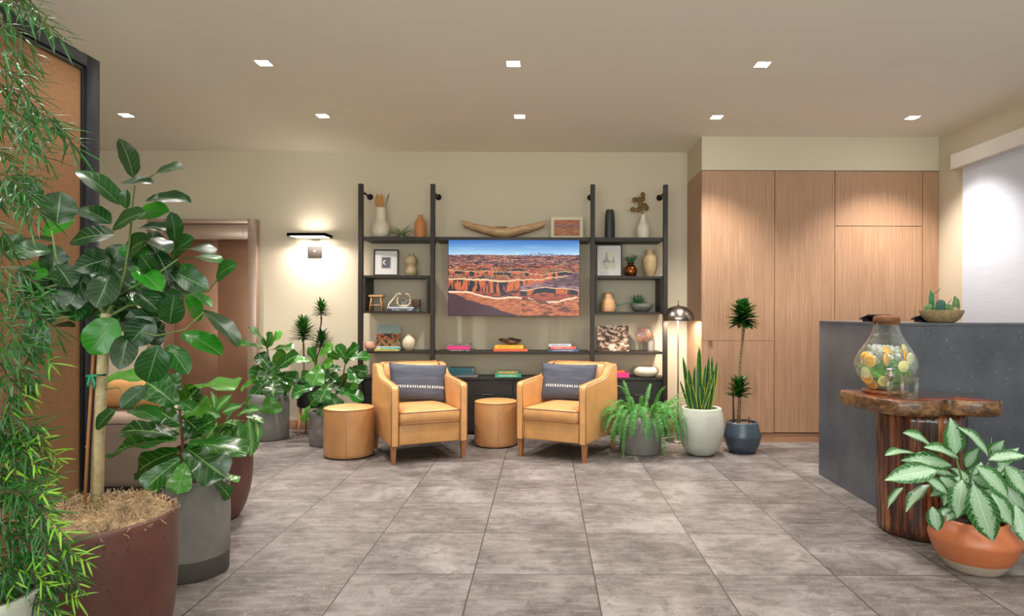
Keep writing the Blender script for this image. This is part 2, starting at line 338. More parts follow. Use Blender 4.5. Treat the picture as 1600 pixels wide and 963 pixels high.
# ---- leaves: pattern follows the leaf's own UVs (veins, margins)
def leaf_mat(name, dark, light, vein, rough=0.32, nv=9.0, veinw=0.035, trans=0.25, var_margin=None, vein_s=0.5, transcol=None, bright=None, spec=0.5):
    k = NT(name)
    uv = k.n('ShaderNodeUVMap', uv_map='UVMap').outputs[0]; sx = k.n('ShaderNodeSeparateXYZ', {0: uv}); u, vv = sx.outputs[0], sx.outputs[1]
    va = k.n('ShaderNodeSeparateXYZ', {0: k.n('ShaderNodeUVMap', uv_map='Var').outputs[0]}).outputs[0]
    a = k.math('ABSOLUTE', k.math('SUBTRACT', u, 0.5))
    mid = k.ramp(a, [(veinw * 0.5, 1.0), (veinw, 0.0)])
    ph = k.math('FRACT', k.math('SUBTRACT', k.math('MULTIPLY', vv, nv), k.math('MULTIPLY', a, nv * 0.55)))
    lat = k.ramp(k.math('ABSOLUTE', k.math('SUBTRACT', ph, 0.5)), [(0.03, 1.0), (0.085, 0.0)])
    veins = k.math('MAXIMUM', mid, k.math('MULTIPLY', lat, vein_s))
    base = k.mix(va, dark, light); base = k.mix(k.ramp(va, [(0.80, 0.0), (0.90, 1.0)]), base, bright or light)  # bright puts a backlit green into the base colour of some leaves
    nz = k.noise(k.coord('Object'), 22, 4, 0.6); base = k.mix(k.math('MULTIPLY', nz, 0.35), base, tuple(c * 0.6 for c in dark))
    if var_margin:
        nn = k.n('ShaderNodeTexNoise', {'Vector': k.n('ShaderNodeMapping', {'Vector': uv, 'Scale': (5, 16, 1)}).outputs[0], 'Scale': 1.6, 'Detail': 5.0, 'Roughness': 0.7}).outputs[0]
        edge = k.math('ADD', k.math('MULTIPLY', a, 2.0), k.math('MULTIPLY', k.math('SUBTRACT', nn, 0.5), var_margin[2]))
        base = k.mix(k.ramp(edge, [(var_margin[1] - 0.08, 0.0), (var_margin[1] + 0.06, 1.0)]), var_margin[0], base)
    col = k.mix(veins, base, vein)
    k.P(Base_Color=col, Roughness=rough, Specular_IOR_Level=spec)
    k.bump(k.math('MULTIPLY', veins, -1.0), 0.35, 0.003)
    tl = k.n('ShaderNodeBsdfTranslucent', {'Color': k.mix(0.5, col, transcol or (0.12, 0.34, 0.01))})
    mx = k.n('ShaderNodeMixShader', {0: trans}); k.t.links.new(k.b.outputs[0], mx.inputs[1]); k.t.links.new(tl.outputs[0], mx.inputs[2]); k.t.links.new(mx.outputs[0], k.out.inputs[0])
    return k.m
M['ficus'] = leaf_mat('ficus_leaf', S(5, 42, 16), S(16, 76, 28), S(92, 130, 80), 0.30, 7, 0.03, 0.20, None, 0.28, None, S(40, 132, 24), 0.6)
M['fiddle'] = leaf_mat('fiddle_leaf', S(8, 62, 14), S(28, 112, 30), S(120, 164, 90), 0.27, 6, 0.035, 0.25, None, 0.4, None, S(84, 160, 48), 0.7)
M['aglao'] = leaf_mat('silver_green_leaf', S(22, 84, 30), S(44, 116, 44), S(206, 222, 196), 0.30, 10, 0.02, 0.14, (S(158, 192, 162), 0.56, 1.3), 0.35)
M['dieff'] = leaf_mat('veined_green_leaf', S(28, 100, 32), S(60, 142, 50), S(170, 206, 140), 0.34, 9, 0.05, 0.2, (S(120, 170, 106), 0.35, 1.2), 0.6)
M['snake'] = leaf_mat('snake_leaf', S(26, 78, 32), S(38, 100, 40), S(60, 120, 60), 0.4, 14, 0.004, 0.12, None, 0.35)
k = NT('snake_leaf_banded'); uv = k.n('ShaderNodeUVMap', uv_map='UVMap').outputs[0]; sx = k.n('ShaderNodeSeparateXYZ', {0: uv}); a = k.math('ABSOLUTE', k.math('SUBTRACT', sx.outputs[0], 0.5))
bd = k.noise(k.n('ShaderNodeMapping', {'Vector': uv, 'Scale': (2, 22, 1)}).outputs[0], 1.5, 4, 0.6)
k.P(Base_Color=k.mix(k.ramp(a, [(0.40, 0.0), (0.44, 1.0)]), k.ramp(bd, [(0.35, S(12, 54, 18)), (0.65, S(44, 104, 36))]), S(206, 206, 84)), Roughness=0.38); M['snake'] = k.m
M['drac'] = leaf_mat('dracaena_leaf', S(8, 46, 22), S(26, 92, 38), S(40, 110, 54), 0.26, 1, 0.05, 0.15, None, 0.0)
M['fern'] = leaf_mat('fern_leaflet', S(34, 128, 44), S(110, 196, 96), S(120, 196, 100), 0.45, 4, 0.06, 0.3, None, 0.2)
M['podo'] = leaf_mat('podocarpus_leaf', S(7, 50, 12), S(30, 104, 24), S(40, 100, 36), 0.34, 1, 0.08, 0.25, None, 0.0)
M['podotip'] = leaf_mat('podocarpus_young_leaf', S(84, 158, 34), S(140, 190, 50), S(150, 190, 60), 0.4, 1, 0.08, 0.3, None, 0.0)
M['succ'] = plain('succulent_green', S(60, 120, 76), 0.45, 0, 0.3, 40); M['succ_pale'] = plain('airplant_green', S(140, 158, 120), 0.6, 0, 0.25, 40); M['cactus'] = plain('cactus_green', S(88, 118, 74), 0.7, 0, 0.3, 60)
M['cactus_blue'] = plain('blue_cactus', S(52, 92, 84), 0.7, 0, 0.25, 60); M['rock'] = plain('rose_rock', S(178, 144, 116), 0.8, 0, 0.3, 30); M['dryleaf'] = plain('dried_leaf', S(184, 132, 74), 0.7, 0, 0.2, 60); M['euca'] = plain('dried_eucalyptus', S(116, 86, 34), 0.7, 0, 0.35, 25)
M['stem'] = plain('brown_stem', S(86, 60, 40), 0.8, 0, 0.3, 60, 0.3, 90); M['greenstem'] = plain('green_stem', S(98, 116, 62), 0.7, 0, 0.2, 30)
M['trunkpale'] = plain('pale_ficus_bark', S(172, 156, 118), 0.75, 0, 0.22, 26, 0.5, 60); M['bamboo'] = plain('bamboo_stake', S(150, 98, 58), 0.6, 0, 0.15, 12); M['tie'] = plain('green_tie', S(20, 130, 96), 0.5)
k = NT('ringed_cane'); v = k.coord('Object', (1, 1, 60)); g = k.noise(v, 1.2, 3); k.P(Base_Color=k.ramp(g, [(0.35, S(84, 62, 42)), (0.65, S(160, 134, 100))]), Roughness=0.8); k.bump(g, 0.5, 0.004); M['cane'] = k.m
# pillow with a stitched band
k = NT('slate_pillow'); uv = k.n('ShaderNodeUVMap', uv_map='UVMap').outputs[0]; sx = k.n('ShaderNodeSeparateXYZ', {0: uv}); u, vv = sx.outputs[0], sx.outputs[1]
band = k.ramp(k.math('ABSOLUTE', k.math('SUBTRACT', vv, 0.37)), [(0.030, 1.0), (0.034, 0.0)])
zig = k.math('FRACT', k.math('ADD', k.math('MULTIPLY', u, 24.0), k.math('MULTIPLY', k.noise(uv, 12, 2), 1.6)))
dash = k.math('MULTIPLY', k.math('MULTIPLY', band, k.ramp(zig, [(0.42, 1.0), (0.5, 0.0)])), k.ramp(u, [(0.10, 0.0), (0.12, 1.0)]))
k.P(Base_Color=k.mix(dash, k.ramp(k.noise(k.coord('Object', (1, 1, 9)), 4, 4), [(0.3, S(66, 70, 84)), (0.7, S(88, 93, 108))]), S(222, 220, 216)), Roughness=0.9)
wv = k.n('ShaderNodeTexWave', {'Vector': k.coord(), 'Scale': 120.0, 'Distortion': 1.0}); k.bump(wv.outputs[1], 0.12, 0.002); M['pillow'] = k.m
# ================================================================ THE SETTING
CEIL = 3.14; YB = 7.29; YC = 6.62; XR = 4.05; XL = -5.7; YF = -3.1; XC = 1.615
b = MB(); b.span(XL - .1, XR + .1, YF - .1, YB + .6, -0.1, 0); o = struct(b.build('floor', M['floor']), 'grey taupe square stone tile floor')
# shift so that the tile joints fall where the photograph shows them
o.data.transform(Matrix.Translation((-0.257, -3.27, 0))); o.location = (0.257, 3.27, 0)
b = MB(); b.span(XL - .1, XR + .1, YF - .1, YB + .6, CEIL, CEIL + .1); struct(b.build('ceiling', M['ceil']), 'off-white painted flat ceiling')
# back wall with the doorway recess left open
DX0, DX1, DZ = -4.36, -3.29, 2.31
b = MB(); b.span(DX1, XR + .1, YB, YB + .15, 0, CEIL); b.span(XL - .1, DX0, YB, YB + .15, 0, CEIL); b.span(DX0, DX1, YB, YB + .15, DZ, CEIL)
struct(b.build('wall_back', M['wall']), 'warm beige painted back wall')
b = MB(); b.span(XR, XR + .1, YF, YB, 0, CEIL); struct(b.build('wall_right', M['wall']), 'beige painted right wall with the roller shade')
b = MB(); b.span(XL - .1, XL, YF, YB, 0, CEIL); struct(b.build('wall_left', M['wall']), 'beige painted left wall behind the partition')
b = MB(); b.span(XL, XR, YF - .1, YF, 0, .45); b.span(XL, XR, YF - .1, YF, 2.95, CEIL); b.span(XL, XL + .8, YF - .1, YF, .45, 2.95); b.span(XR - .8, XR, YF - .1, YF, .45, 2.95); b.span(-1.0, -.8, YF - .1, YF, .45, 2.95)
struct(b.build('wall_front', M['wall']), 'beige street wall with large windows')
b = MB(); b.span(XC, XR, YC + .005, YB, 2.795, CEIL); struct(b.build('trim_1', M['wall']), 'beige soffit above the wooden cabinet wall')
b = MB(); b.span(DX1 + .09, XC, YB - .015, YB, 0, .105, .002); b.span(XL, DX0 - .09, YB - .015, YB, 0, .105, .002); struct(b.build('baseboard_back', M['base']), 'warm wood baseboard along the back wall')
# elevator-style steel door in its frame
d = thing('door_1', 'brushed bronze steel elevator door in a steel frame', None, (0, 0, 0)); d['kind'] = 'structure'
b = MB(); b.span(DX1 - .02, DX1 + .075, YB - .09, YB + .22, 0, DZ + .05, .004); b.span(DX0 - .075, DX0 + .11, YB - .09, YB + .22, 0, DZ + .05, .004)
b.span(DX0 + .1105, DX1 - .0205, YB - .088, YB + .22, DZ, DZ + .05, .004); b.build('door_frame', M['steel'], d)
b = MB(); b.span(DX0 + .111, DX1 - .021, YB - .03, YB + .2, DZ - .17, DZ - .002, .004); b.span(DX0 + .14, DX1 - .1, YB - .036, YB - .028, DZ - .15, DZ - .03, .001); b.build('door_header', M['steel'], d)
xm = DX0 + .62
b = MB(); b.span(DX0 + .02, xm - .002, YB + .13, YB + .16, .01, DZ - .17, .002); b.build('door_panel', M['door'], d)
b = MB(); b.span(xm + .002, DX1 - .02, YB + .10, YB + .13, .01, DZ - .17, .002); b.build('door_panel', M['door'], d)
b = MB(); b.span(DX0, DX1, YB - .02, YB + .22, 0, .006); b.build('door_sill', M['nickel'], d)
b = MB(); b.span(DX0 - .1, DX1 + .1, YB + .22, YB + .3, 0, DZ + .1); b.build('shaft_wall', M['steel'], d)
# stickers on the left jamb
for z0, m_, t in ((1.06, M['mat_white'], M['black']), (.83, M['mat_white'], M['bk_red'])):
    b = MB(); b.span(DX0 + .03, DX0 + .075, YB - .0925, YB - .09, z0, z0 + .055, 0); b.span(DX0 + .042, DX0 + .063, YB - .0935, YB - .0925, z0 + .008, z0 + .032, 0, mat=1); b.build('sticker', [m_, t], d)

# ---- ceiling spots
LY = (4.70, 5.962); spots = [(-2.047, 4.70), (-.2285, 4.70), (1.585, 4.70), (-3.867, 5.962), (-2.052, 5.962), (-.23, 5.962), (1.59, 5.962), (3.40, 5.962)]
lab = ['square recessed ceiling spot nearer the camera, above the left ottoman', 'square recessed ceiling spot nearer the camera, in the middle of the front row', 'square recessed ceiling spot nearer the camera, in front of the cabinet wall',
       'square recessed ceiling spot at the far left of the back row, by the elevator', 'square recessed ceiling spot in the back row above the wall sconce side', 'square recessed ceiling spot in the back row above the television',
       'square recessed ceiling spot in the back row before the floor lamp corner', 'square recessed ceiling spot at the far right of the back row, by the roller shade']
def ceiling_spot(x, y, label, seen=True, power=26):
    t = thing('ceiling_light', label, 'ceiling light', (x, y, CEIL), 0, 'recessed square ceiling spots')
    b = MB(); s = .047
    for a0, a1, c0, c1 in ((-s - .008, s + .008, s, s + .008), (-s - .008, s + .008, -s - .008, -s), (-s - .008, -s, -s, s), (s, s + .008, -s, s)): b.span(a0, a1, c0, c1, -.003, 0)
    b.build('trim_ring', M['white'], t)
    b = MB(); b.span(-s, s, -s, s, -.002, -.0005); b.build('lens', M['lamp_glow'], t)
    lamp('spot_beam', 'SPOT', (0, 0, -.02), power, (1.0, .93, .85), t, spot_size=R(104), spot_blend=.75, shadow_soft_size=.035)
for (x, y), l in zip(spots, lab): ceiling_spot(x, y, l, power=SPOT[0] if y > 5 else SPOT[2])
for j, (x, y) in enumerate([(x, y) for y in (3.44, 2.18, .9) for x in (-2.05, -.23, 1.59, 3.2)]):
    lamp('ceiling_spot_lamp', 'SPOT', (x, y, CEIL - .02), SPOT[1], (1.0, .94, .87), spot_size=R(110), spot_blend=.75, shadow_soft_size=.035)

# ---- wooden cabinet wall: four units
def unit(label, x0, x1, doors, notch=None):
    t = thing('wall_cabinet', label, 'cabinet', ((x0 + x1) / 2, YC, 0), 0, 'tall oak veneer cabinets'); hw = (x1 - x0) / 2
    b = MB(); b.span(-hw, hw, .022, YB - YC - .002, .095, 2.79); b.build('carcass', M['veneer'] if x0 < XC + .01 else M['cabinet'], t)
    b = MB(); b.span(-hw, hw, .01, YB - YC - .002, .0, .092); b.build('kickboard', M['base'], t)
    for i, (z0, z1) in enumerate(doors):
        b = MB()
        if notch and i == notch[0]:
            nx0, nx1, nz = notch[1] - (x0 + x1) / 2, notch[2] - (x0 + x1) / 2, notch[3]
            b.span(-hw + .0025, nx0, 0, .02, z0, z1); b.span(nx1, hw - .0025, 0, .02, z0, z1); b.span(nx0, nx1, 0, .02, z0, z1 - nz)
        else: b.span(-hw + .0025, hw - .0025, 0, .02, z0 + .0025, z1 - .0025, .0012, 1)
        b.build('cabinet_door', M['veneer'], t)
    return t
xs = [(px - VX) * YC / F for px in (1095, 1210, 1304, 1441, 1465.5)]; xs[0] = XC
zs = lambda py: CAM_H - (py - VY) * YC / F
unit('left oak cabinet unit by the floor lamp, its lower door with a pull notch', xs[0], xs[1], [(.10, zs(532)), (zs(532), 2.79)], (0, XC + .075, XC + .115, .085))
unit('full height oak cabinet panel without a split, between the two split units', xs[1] + .001, xs[2], [(.10, 2.79)])
unit('oak cabinet unit behind the counter with a short flap above a tall door', xs[2] + .001, xs[3], [(.10, zs(352)), (zs(352), 2.79)])
unit('narrow oak filler cabinet panel against the right wall', xs[3] + .001, XR - .002, [(.10, 2.79)])

# ---- roller shade on the right wall
t = thing('roller_shade', 'pale bluish white roller shade hanging from a white boxed valance', 'blind', (XR, 4.4, 2.8))
b = MB(); b.span(-.10, -.001, -2.3, 1.88, -.07, .07, .003); b.build('valance', M['white'], t)
b = MB(); b.span(-.032, -.028, -2.25, 1.80, -2.6, -.06); b.build('shade_cloth', M['shade'], t)
b = MB(); b.span(-.04, -.02, -2.25, 1.80, -2.63, -2.6, .004); b.build('hem_bar', M['white'], t)

# ---- partition at the left
t = thing('partition_screen', 'tall brown cork-faced partition panel in a dark blue-black frame', 'partition', (-2.55, 2.0, 0))
b = MB(); b.span(-.045, -.02, -1.5, 1.62, .0, 2.70); b.build('cork_panel', M['cork'], t)
b = MB(); b.span(-.07, 0, 1.60, 1.70, 0, 2.76, .003); b.span(-.07, 0, -1.5, 1.60, 2.69, 2.76, .003); b.span(-.07, 0, -1.5, 1.60, 0, .06, .003); b.build('screen_frame', M['slate_frame'], t)
b = MB(); b.span(-.018, -.010, 1.570, 1.598, .06, 2.69, .002); b.span(-.018, -.010, -1.5, 1.57, 2.665, 2.69, .002); b.build('inner_bead', M['black'], t)

# ---- wall sconce
t = thing('wall_sconce', 'dark bronze flat bar wall sconce washing the wall with light', 'wall light', (-2.585, YB, 2.17))
b = MB(); b.span(-.21, .21, -.29, -.05, -.012, .012, .003); b.span(-.21, .21, -.29, -.27, -.02, .014, .002); b.span(.19, .21, -.29, -.05, -.02, .014, .002); b.span(-.21, -.19, -.29, -.05, -.02, .014, .002); b.build('lamp_bar', M['frame'], t)
b = MB(); b.span(-.19, .19, -.265, -.06, -.0145, -.0125); b.build('diffuser', M['sconce_glow'], t)
b = MB(); b.span(-.05, .05, -.06, 0, -.03, .035, .003); b.build('bracket', M['nickel'], t)
lamp('sconce_down', 'AREA', (0, -.17, -.03), 22, (1.0, .88, .80), t, rot=(R(-22), 0, 0), shape='RECTANGLE', size=.36, size_y=.16)
lamp('sconce_up', 'AREA', (0, -.12, .06), 1.5, (1.0, .88, .80), t, rot=(R(180), 0, 0), shape='RECTANGLE', size=.30, size_y=.10)
t = thing('control_plate', 'square dark metal control plate on the wall below the sconce', 'wall plate', (-2.59, YB, 2.0))
b = MB(); b.span(-.08, .08, -.012, 0, -.062, .062, .003); b.build('plate', M['frame'], t)
b = MB(); b.prism([(-.012, .016), (.012, .016), (0, .002)], 0, .003, M=Matrix.Translation((0, -.012, 0)) @ Matrix.Rotation(R(90), 4, 'X')); b.build('indicator', M['white'], t)

# ---- reception counter
t = thing('reception_counter', 'dark grey stone reception counter with a speckled face', 'counter', (2.27, 4.22, 0))
b = MB(); b.span(0, .55, .5, 1.10, 0, 1.245); b.build('side_wing', M['stone'], t)
b = MB(); b.span(0, XR - 2.27 - .055, 0, .5, 0, 1.245); b.build('front_wing', M['stone'], t)
b = MB(); b.prism([(0, 0), (XR - 2.27 - .055, 0), (XR - 2.27 - .055, .5), (.55, .5), (.55, 1.10), (0, 1.10)], 1.246, 1.266, bevel=.0015, seg=1); b.build('countertop', M['stone'], t)

# ================================================================ SHELVING
SY = 6.95
D0 = YB - SY; PX = [-1.968, -1.196, .519, 1.30]
t = thing('shelving_unit', 'dark steel wall shelving with four posts and open shelves around the television', 'shelving', (0, SY, 0))
for i, x in enumerate(PX):
    b = MB(); b.span(x - .024, x + .024, -.05, 0, .03, 2.70, .002, 1); p = b.build('post', M['frame'], t)
    b = MB(); b.tube([(x, .03, 2.625), (x, D0 - .001, 2.625)], .011, 12); b.tube([(x, D0 - .012, 2.625), (x, D0 - .001, 2.625)], .034, 24); b.build('standoff', M['black'], p)
    b = MB(); b.lathe([(.012, .03), (.012, .012), (.026, .010), (.028, 0)], (x, -.025, 0), 16, cap0=True, cap1=True); b.build('foot', M['black'], p)
D = YB - SY
def shelf(x0, x1, z, th=.032, y0=0.0):
    b = MB(); b.span(x0, x1, y0, D - .002, z - th, z, .0015, 1); b.build('shelf', M['frame'], t)
ZT, Z2, Z3, Z4 = 2.138, 1.722, 1.335, .905
shelf(PX[0] + .024, PX[1] - .024, ZT, .04); shelf(PX[1] + .024, PX[2] - .024, ZT, .04); shelf(PX[2] + .024, PX[3] - .024, ZT, .04)
shelf(PX[0] - .0, PX[1] - .05, Z2, .028); shelf(PX[2] + .03, PX[3] - .0, Z2, .028)
shelf(PX[0] - .0, PX[1] - .05, Z3, .022); shelf(PX[2] + .03, PX[3] - .0, Z3, .022)
shelf(PX[0] + .024, PX[1] - .024, Z4, .024); shelf(PX[1] + .024, PX[2] - .024, Z4, .028); shelf(PX[2] + .024, PX[3] - .024, Z4, .024)
for x0, x1 in ((PX[0] + .024, PX[0] + .044), (PX[1] - .072, PX[1] - .05), (PX[2] + .03, PX[2] + .052), (PX[3] - .044, PX[3] - .024)):
    b = MB(); b.span(x0, x1, .003, D - .002, Z3, Z2 - .028); b.build('cubby_side', M['frame'], t)
# base cabinet
t = thing('low_cabinet', 'long low black cabinet under the open shelves', 'cabinet', (0, SY, 0)); CT = .625
b = MB(); b.span(PX[0] - .02, PX[3] + .02, .012, D - .018, CT - .03, CT, .002, 1); b.build('cabinet_top', M['cabinet'], t)
b = MB(); b.span(PX[0] - .01, PX[3] + .01, .04, D - .018, .02, CT - .03); b.build('carcass', M['cabinet'], t)
nd = 6; wD = (PX[3] - PX[0] + .02) / nd
for i in range(nd):
    x0 = PX[0] - .01 + i * wD
    b = MB(); b.span(x0 + .003, x0 + wD - .003, .02, .04, .43, CT - .034, .001, 1); dr = b.build('drawer', M['cabinet'], t)
    b = MB(); b.span(x0 + wD / 2 - .06, x0 + wD / 2 + .06, .012, .02, .436, .442); b.build('pull', M['nickel'], dr)
    b = MB(); b.span(x0 + .003, x0 + wD - .003, .02, .04, .05, .425, .001, 1); b.build('cabinet_door', M['cabinet'], t)

# ---- television showing a canyon
def canyon(u, v):
    """colour of the broadcast picture; u right, v up"""
    N = lambda x, y, z=0.0, o=5: noise.fractal(Vector((x, y, z)), .8, 2.1, o)
    hzn = .805 + .004 * math.sin(u * 7); mt = .028 * math.exp(-((u - .72) / .15) ** 2) * (1 + .5 * N(u * 24, 0, 3))
    if v > hzn + mt:
        s = (v - hzn) / .195; c = [a + (b_ - a) * min(1, s * 1.1) for a, b_ in zip((.70, .86, .95), (.22, .46, .76))]
        cl = max(0, N(u * 4, v * 26, 9) - .12) * (1 - s) * .6; return tuple(x + cl * (1 - x) for x in c)
    if v > hzn - .003: return (.36, .47, .64) if N(u * 50, v * 90, 2, 3) < .12 else (.78, .84, .90)
    d = (hzn - v) / hzn; ps = .04 + d                                   # perspective: features grow toward the viewer
    X, Y_ = (u - .5) / ps * 1.2 + 3, 1.0 / ps
    f1 = N(X * 1.5, Y_ * 2.4, 1); f2 = noise.noise(Vector((u * 70, v * 150, 3))); f3 = N(u * 20, v * 60, 8, 4)
    ridged = abs(N(u * 7 + 2, v * 22, 14, 5))
    c = [.62 + .26 * f3, .27 + .14 * f3, .19 + .09 * f3]
    if d < .16: c = [.56 + .14 * f3, .34 + .10 * f3, .34 + .08 * f3]
    if f1 + .55 * f3 < -.15 + .1 * d: c = [.14, .08, .17]
    if d < .42 and ridged < .035: c = [.90, .66, .50]
    if .22 < d < .40 and -.02 < f1 < .14: c = [.62, .48 + .06 * f2, .28]
    cols = N(u * 26, v * 2.2, 22, 3)                                       # vertical columns of the cliffs
    def cliff(top, bot, lit, c):
        if bot < v < top:
            k_ = (top - v) / max(.001, top - bot)
            if k_ < .14: return [.96, .78, .60]
            q = cols + .5 * N(u * 9, v * 3, 5, 3) + lit
            return [.80 + .14 * f2, .40 + .10 * f2, .21] if q > .10 else ([.58, .27, .17] if q > -.04 else [.08, .05, .14])
        return c
    r1 = .60 - .04 * u + .028 * N(u * 5, 1, 2); c = cliff(r1, r1 - .05 - .035 * N(u * 4, 3), -.12, c)
    r2 = .49 - .02 * u + .10 * max(0, u - .45) + .035 * N(u * 5, 4, 2); c = cliff(r2, r2 - .13 - .05 * math.sin(u * 6), .02, c)
    if u > .55:
        r3 = .385 + .02 * N(u * 6, 8, 2) - .2 * abs(u - .75); c = cliff(r3, r3 - .075, -.25, c)
        if r3 < v < r3 + .07 and f3 > -.2: c = [.52 + .3 * f3 + .1 * f2, .38 + .22 * f3 + .08 * f2, .44 + .2 * f3]
        if u > .70 + .5 * abs(v - .5) + .06 * f3 and .40 < v < .44 + .45 * (u - .7) + .03 * f3: c = [.40 + .25 * f3 + .08 * f2, .26 + .16 * f3, .30 + .14 * f3]
    low = .325 - .17 * u + .02 * math.sin(u * 14) + .015 * N(u * 9, 2, 6) + (.10 * max(0, u - .72) * 3)
    if v < low:
        c = [.74 + .22 * f3 + .10 * f2, .41 + .17 * f3 + .08 * f2, .26 + .10 * f3]
        if v > low - .022: c = [.98, .85, .72]
        if u > .56 and noise.noise(Vector((u * 9 + v * 6, v * 16, 33))) + .4 * f3 < -.10: c = [.45 + .1 * f2, .22, .16]
        if v < .30 - .56 * u + .02 * N(u * 8, v * 8, 3): c = [.30 + .05 * f2, .17 + .04 * f2, .22 + .04 * f2]
    return tuple(max(0, min(1, x)) for x in c)
def painted_panel(name, w_, h_, nx, ny, fn, parent, mat, loc, rot=None):
    """a flat picture: a fine grid carrying its own colours"""
    me = bpy.data.meshes.new(name); R4 = rot or Matrix.Identity(4)
    V = [R4 @ Vector(((i / nx - .5) * w_, 0, (j / ny) * h_)) + Vector(loc) for j in range(ny + 1) for i in range(nx + 1)]
    Fc = [(j * (nx + 1) + i, j * (nx + 1) + i + 1, (j + 1) * (nx + 1) + i + 1, (j + 1) * (nx + 1) + i) for j in range(ny) for i in range(nx)]
    me.from_pydata([tuple(v) for v in V], [], Fc); ca = me.color_attributes.new('Picture', 'FLOAT_COLOR', 'CORNER')
    buf = []
    for j in range(ny):
        for i in range(nx):
            c = fn((i + .5) / nx, (j + .5) / ny); c = [((x + .055) / 1.055) ** 2.4 if x > .04 else x / 12.92 for x in c]
            buf += [c[0], c[1], c[2], 1.0] * 4
    ca.data.foreach_set('color', buf); me.materials.append(mat); o = bpy.data.objects.new(name, me); COL.objects.link(o); o.parent = parent; return o
k = NT('screen_image'); at_ = k.n('ShaderNodeVertexColor', layer_name='Picture').outputs[0]; k.P(Base_Color=(.004, .004, .004), Roughness=.25, Specular_IOR_Level=.2, Emission_Color=at_, Emission_Strength=0.95); M['screen'] = k.m
k = NT('printed_image'); at_ = k.n('ShaderNodeVertexColor', layer_name='Picture').outputs[0]; k.P(Base_Color=at_, Roughness=.5); M['print'] = k.m
a0, a1 = at(700, 373.5, 6.90), at(905.5, 494.5, 6.90); tw, th_ = a1.x - a0.x, a0.z - a1.z
t = thing('television', 'wall-mounted flat television showing a red desert canyon under a blue sky', 'television', ((a0.x + a1.x) / 2, 6.90, a1.z))
b = MB(); b.span(-tw / 2, tw / 2, 0, .04, 0, th_ - .008, .002, 1); b.span(-.3, .3, .04, .07, .2, th_ - .25); b.span(-.08, .08, .07, YB - 6.90 - .002, .35, th_ - .35); b.build('casing', M['black'], t)
painted_panel('screen', tw - .008, th_ - .016, 360, 212, canyon, t, M['screen'], (0, -.001, .004))

# ================================================================ ARMCHAIRS
def rounded_rect(w_, d_, r, n=6):
    out = []
    for cx, cy, a0 in ((w_ / 2 - r, d_ / 2 - r, 0), (-w_ / 2 + r, d_ / 2 - r, 90), (-w_ / 2 + r, -d_ / 2 + r, 180), (w_ / 2 - r, -d_ / 2 + r, 270)):
        for i in range(n + 1):
            a = R(a0 + 90 * i / n); out.append((cx + r * math.cos(a), cy + r * math.sin(a)))
    return out
def cushion(name, w_, d_, h_, r, bulge, mat, parent, M4, piping=None, sag=0.0):
    bm_n = 14; b = MB(); rings = []
    # concentric rounded rectangles from the seam in to the centre, top and bottom
    def cap(sign):
        prev = None
        for q in range(7):
            f = 1 - q / 6; ring = []
            for (x, y) in rounded_rect(w_, d_, r):
                hh = h_ / 2 + bulge * (1 - f ** 2.2); X, Y_ = x * max(f, .02), y * max(f, .02)
                ring.append(b.bm.verts.new(M4 @ Vector((X, Y_, sign * hh))))
            if prev:
                n = len(ring)
                for i in range(n):
                    vv = (prev[i], prev[(i + 1) % n], ring[(i + 1) % n], ring[i]); b.bm.faces.new(vv if sign > 0 else tuple(reversed(vv)))
            else: rings.append(ring)
            prev = ring
        b.bm.faces.new(prev if sign > 0 else list(reversed(prev)))
    cap(1); cap(-1)
    mid = [b.bm.verts.new(M4 @ Vector((x * 1.012, y * 1.015, 0))) for x, y in rounded_rect(w_, d_, r)]
    for A, B in ((rings[0], mid), (mid, rings[1])):
        n = len(A)
        for i in range(n): b.bm.faces.new((A[i], B[i], B[(i + 1) % n], A[(i + 1) % n]))
    o = b.build(name, mat, parent, sharp=50)
    if piping:
        for sgn in (1, -1):
            b = MB(); b.tube([M4 @ Vector((x * 1.003, y * 1.003, sgn * h_ / 2)) for x, y in rounded_rect(w_, d_, r)], .0042, 6, closed=True); b.build('piping', piping, o)
    return o
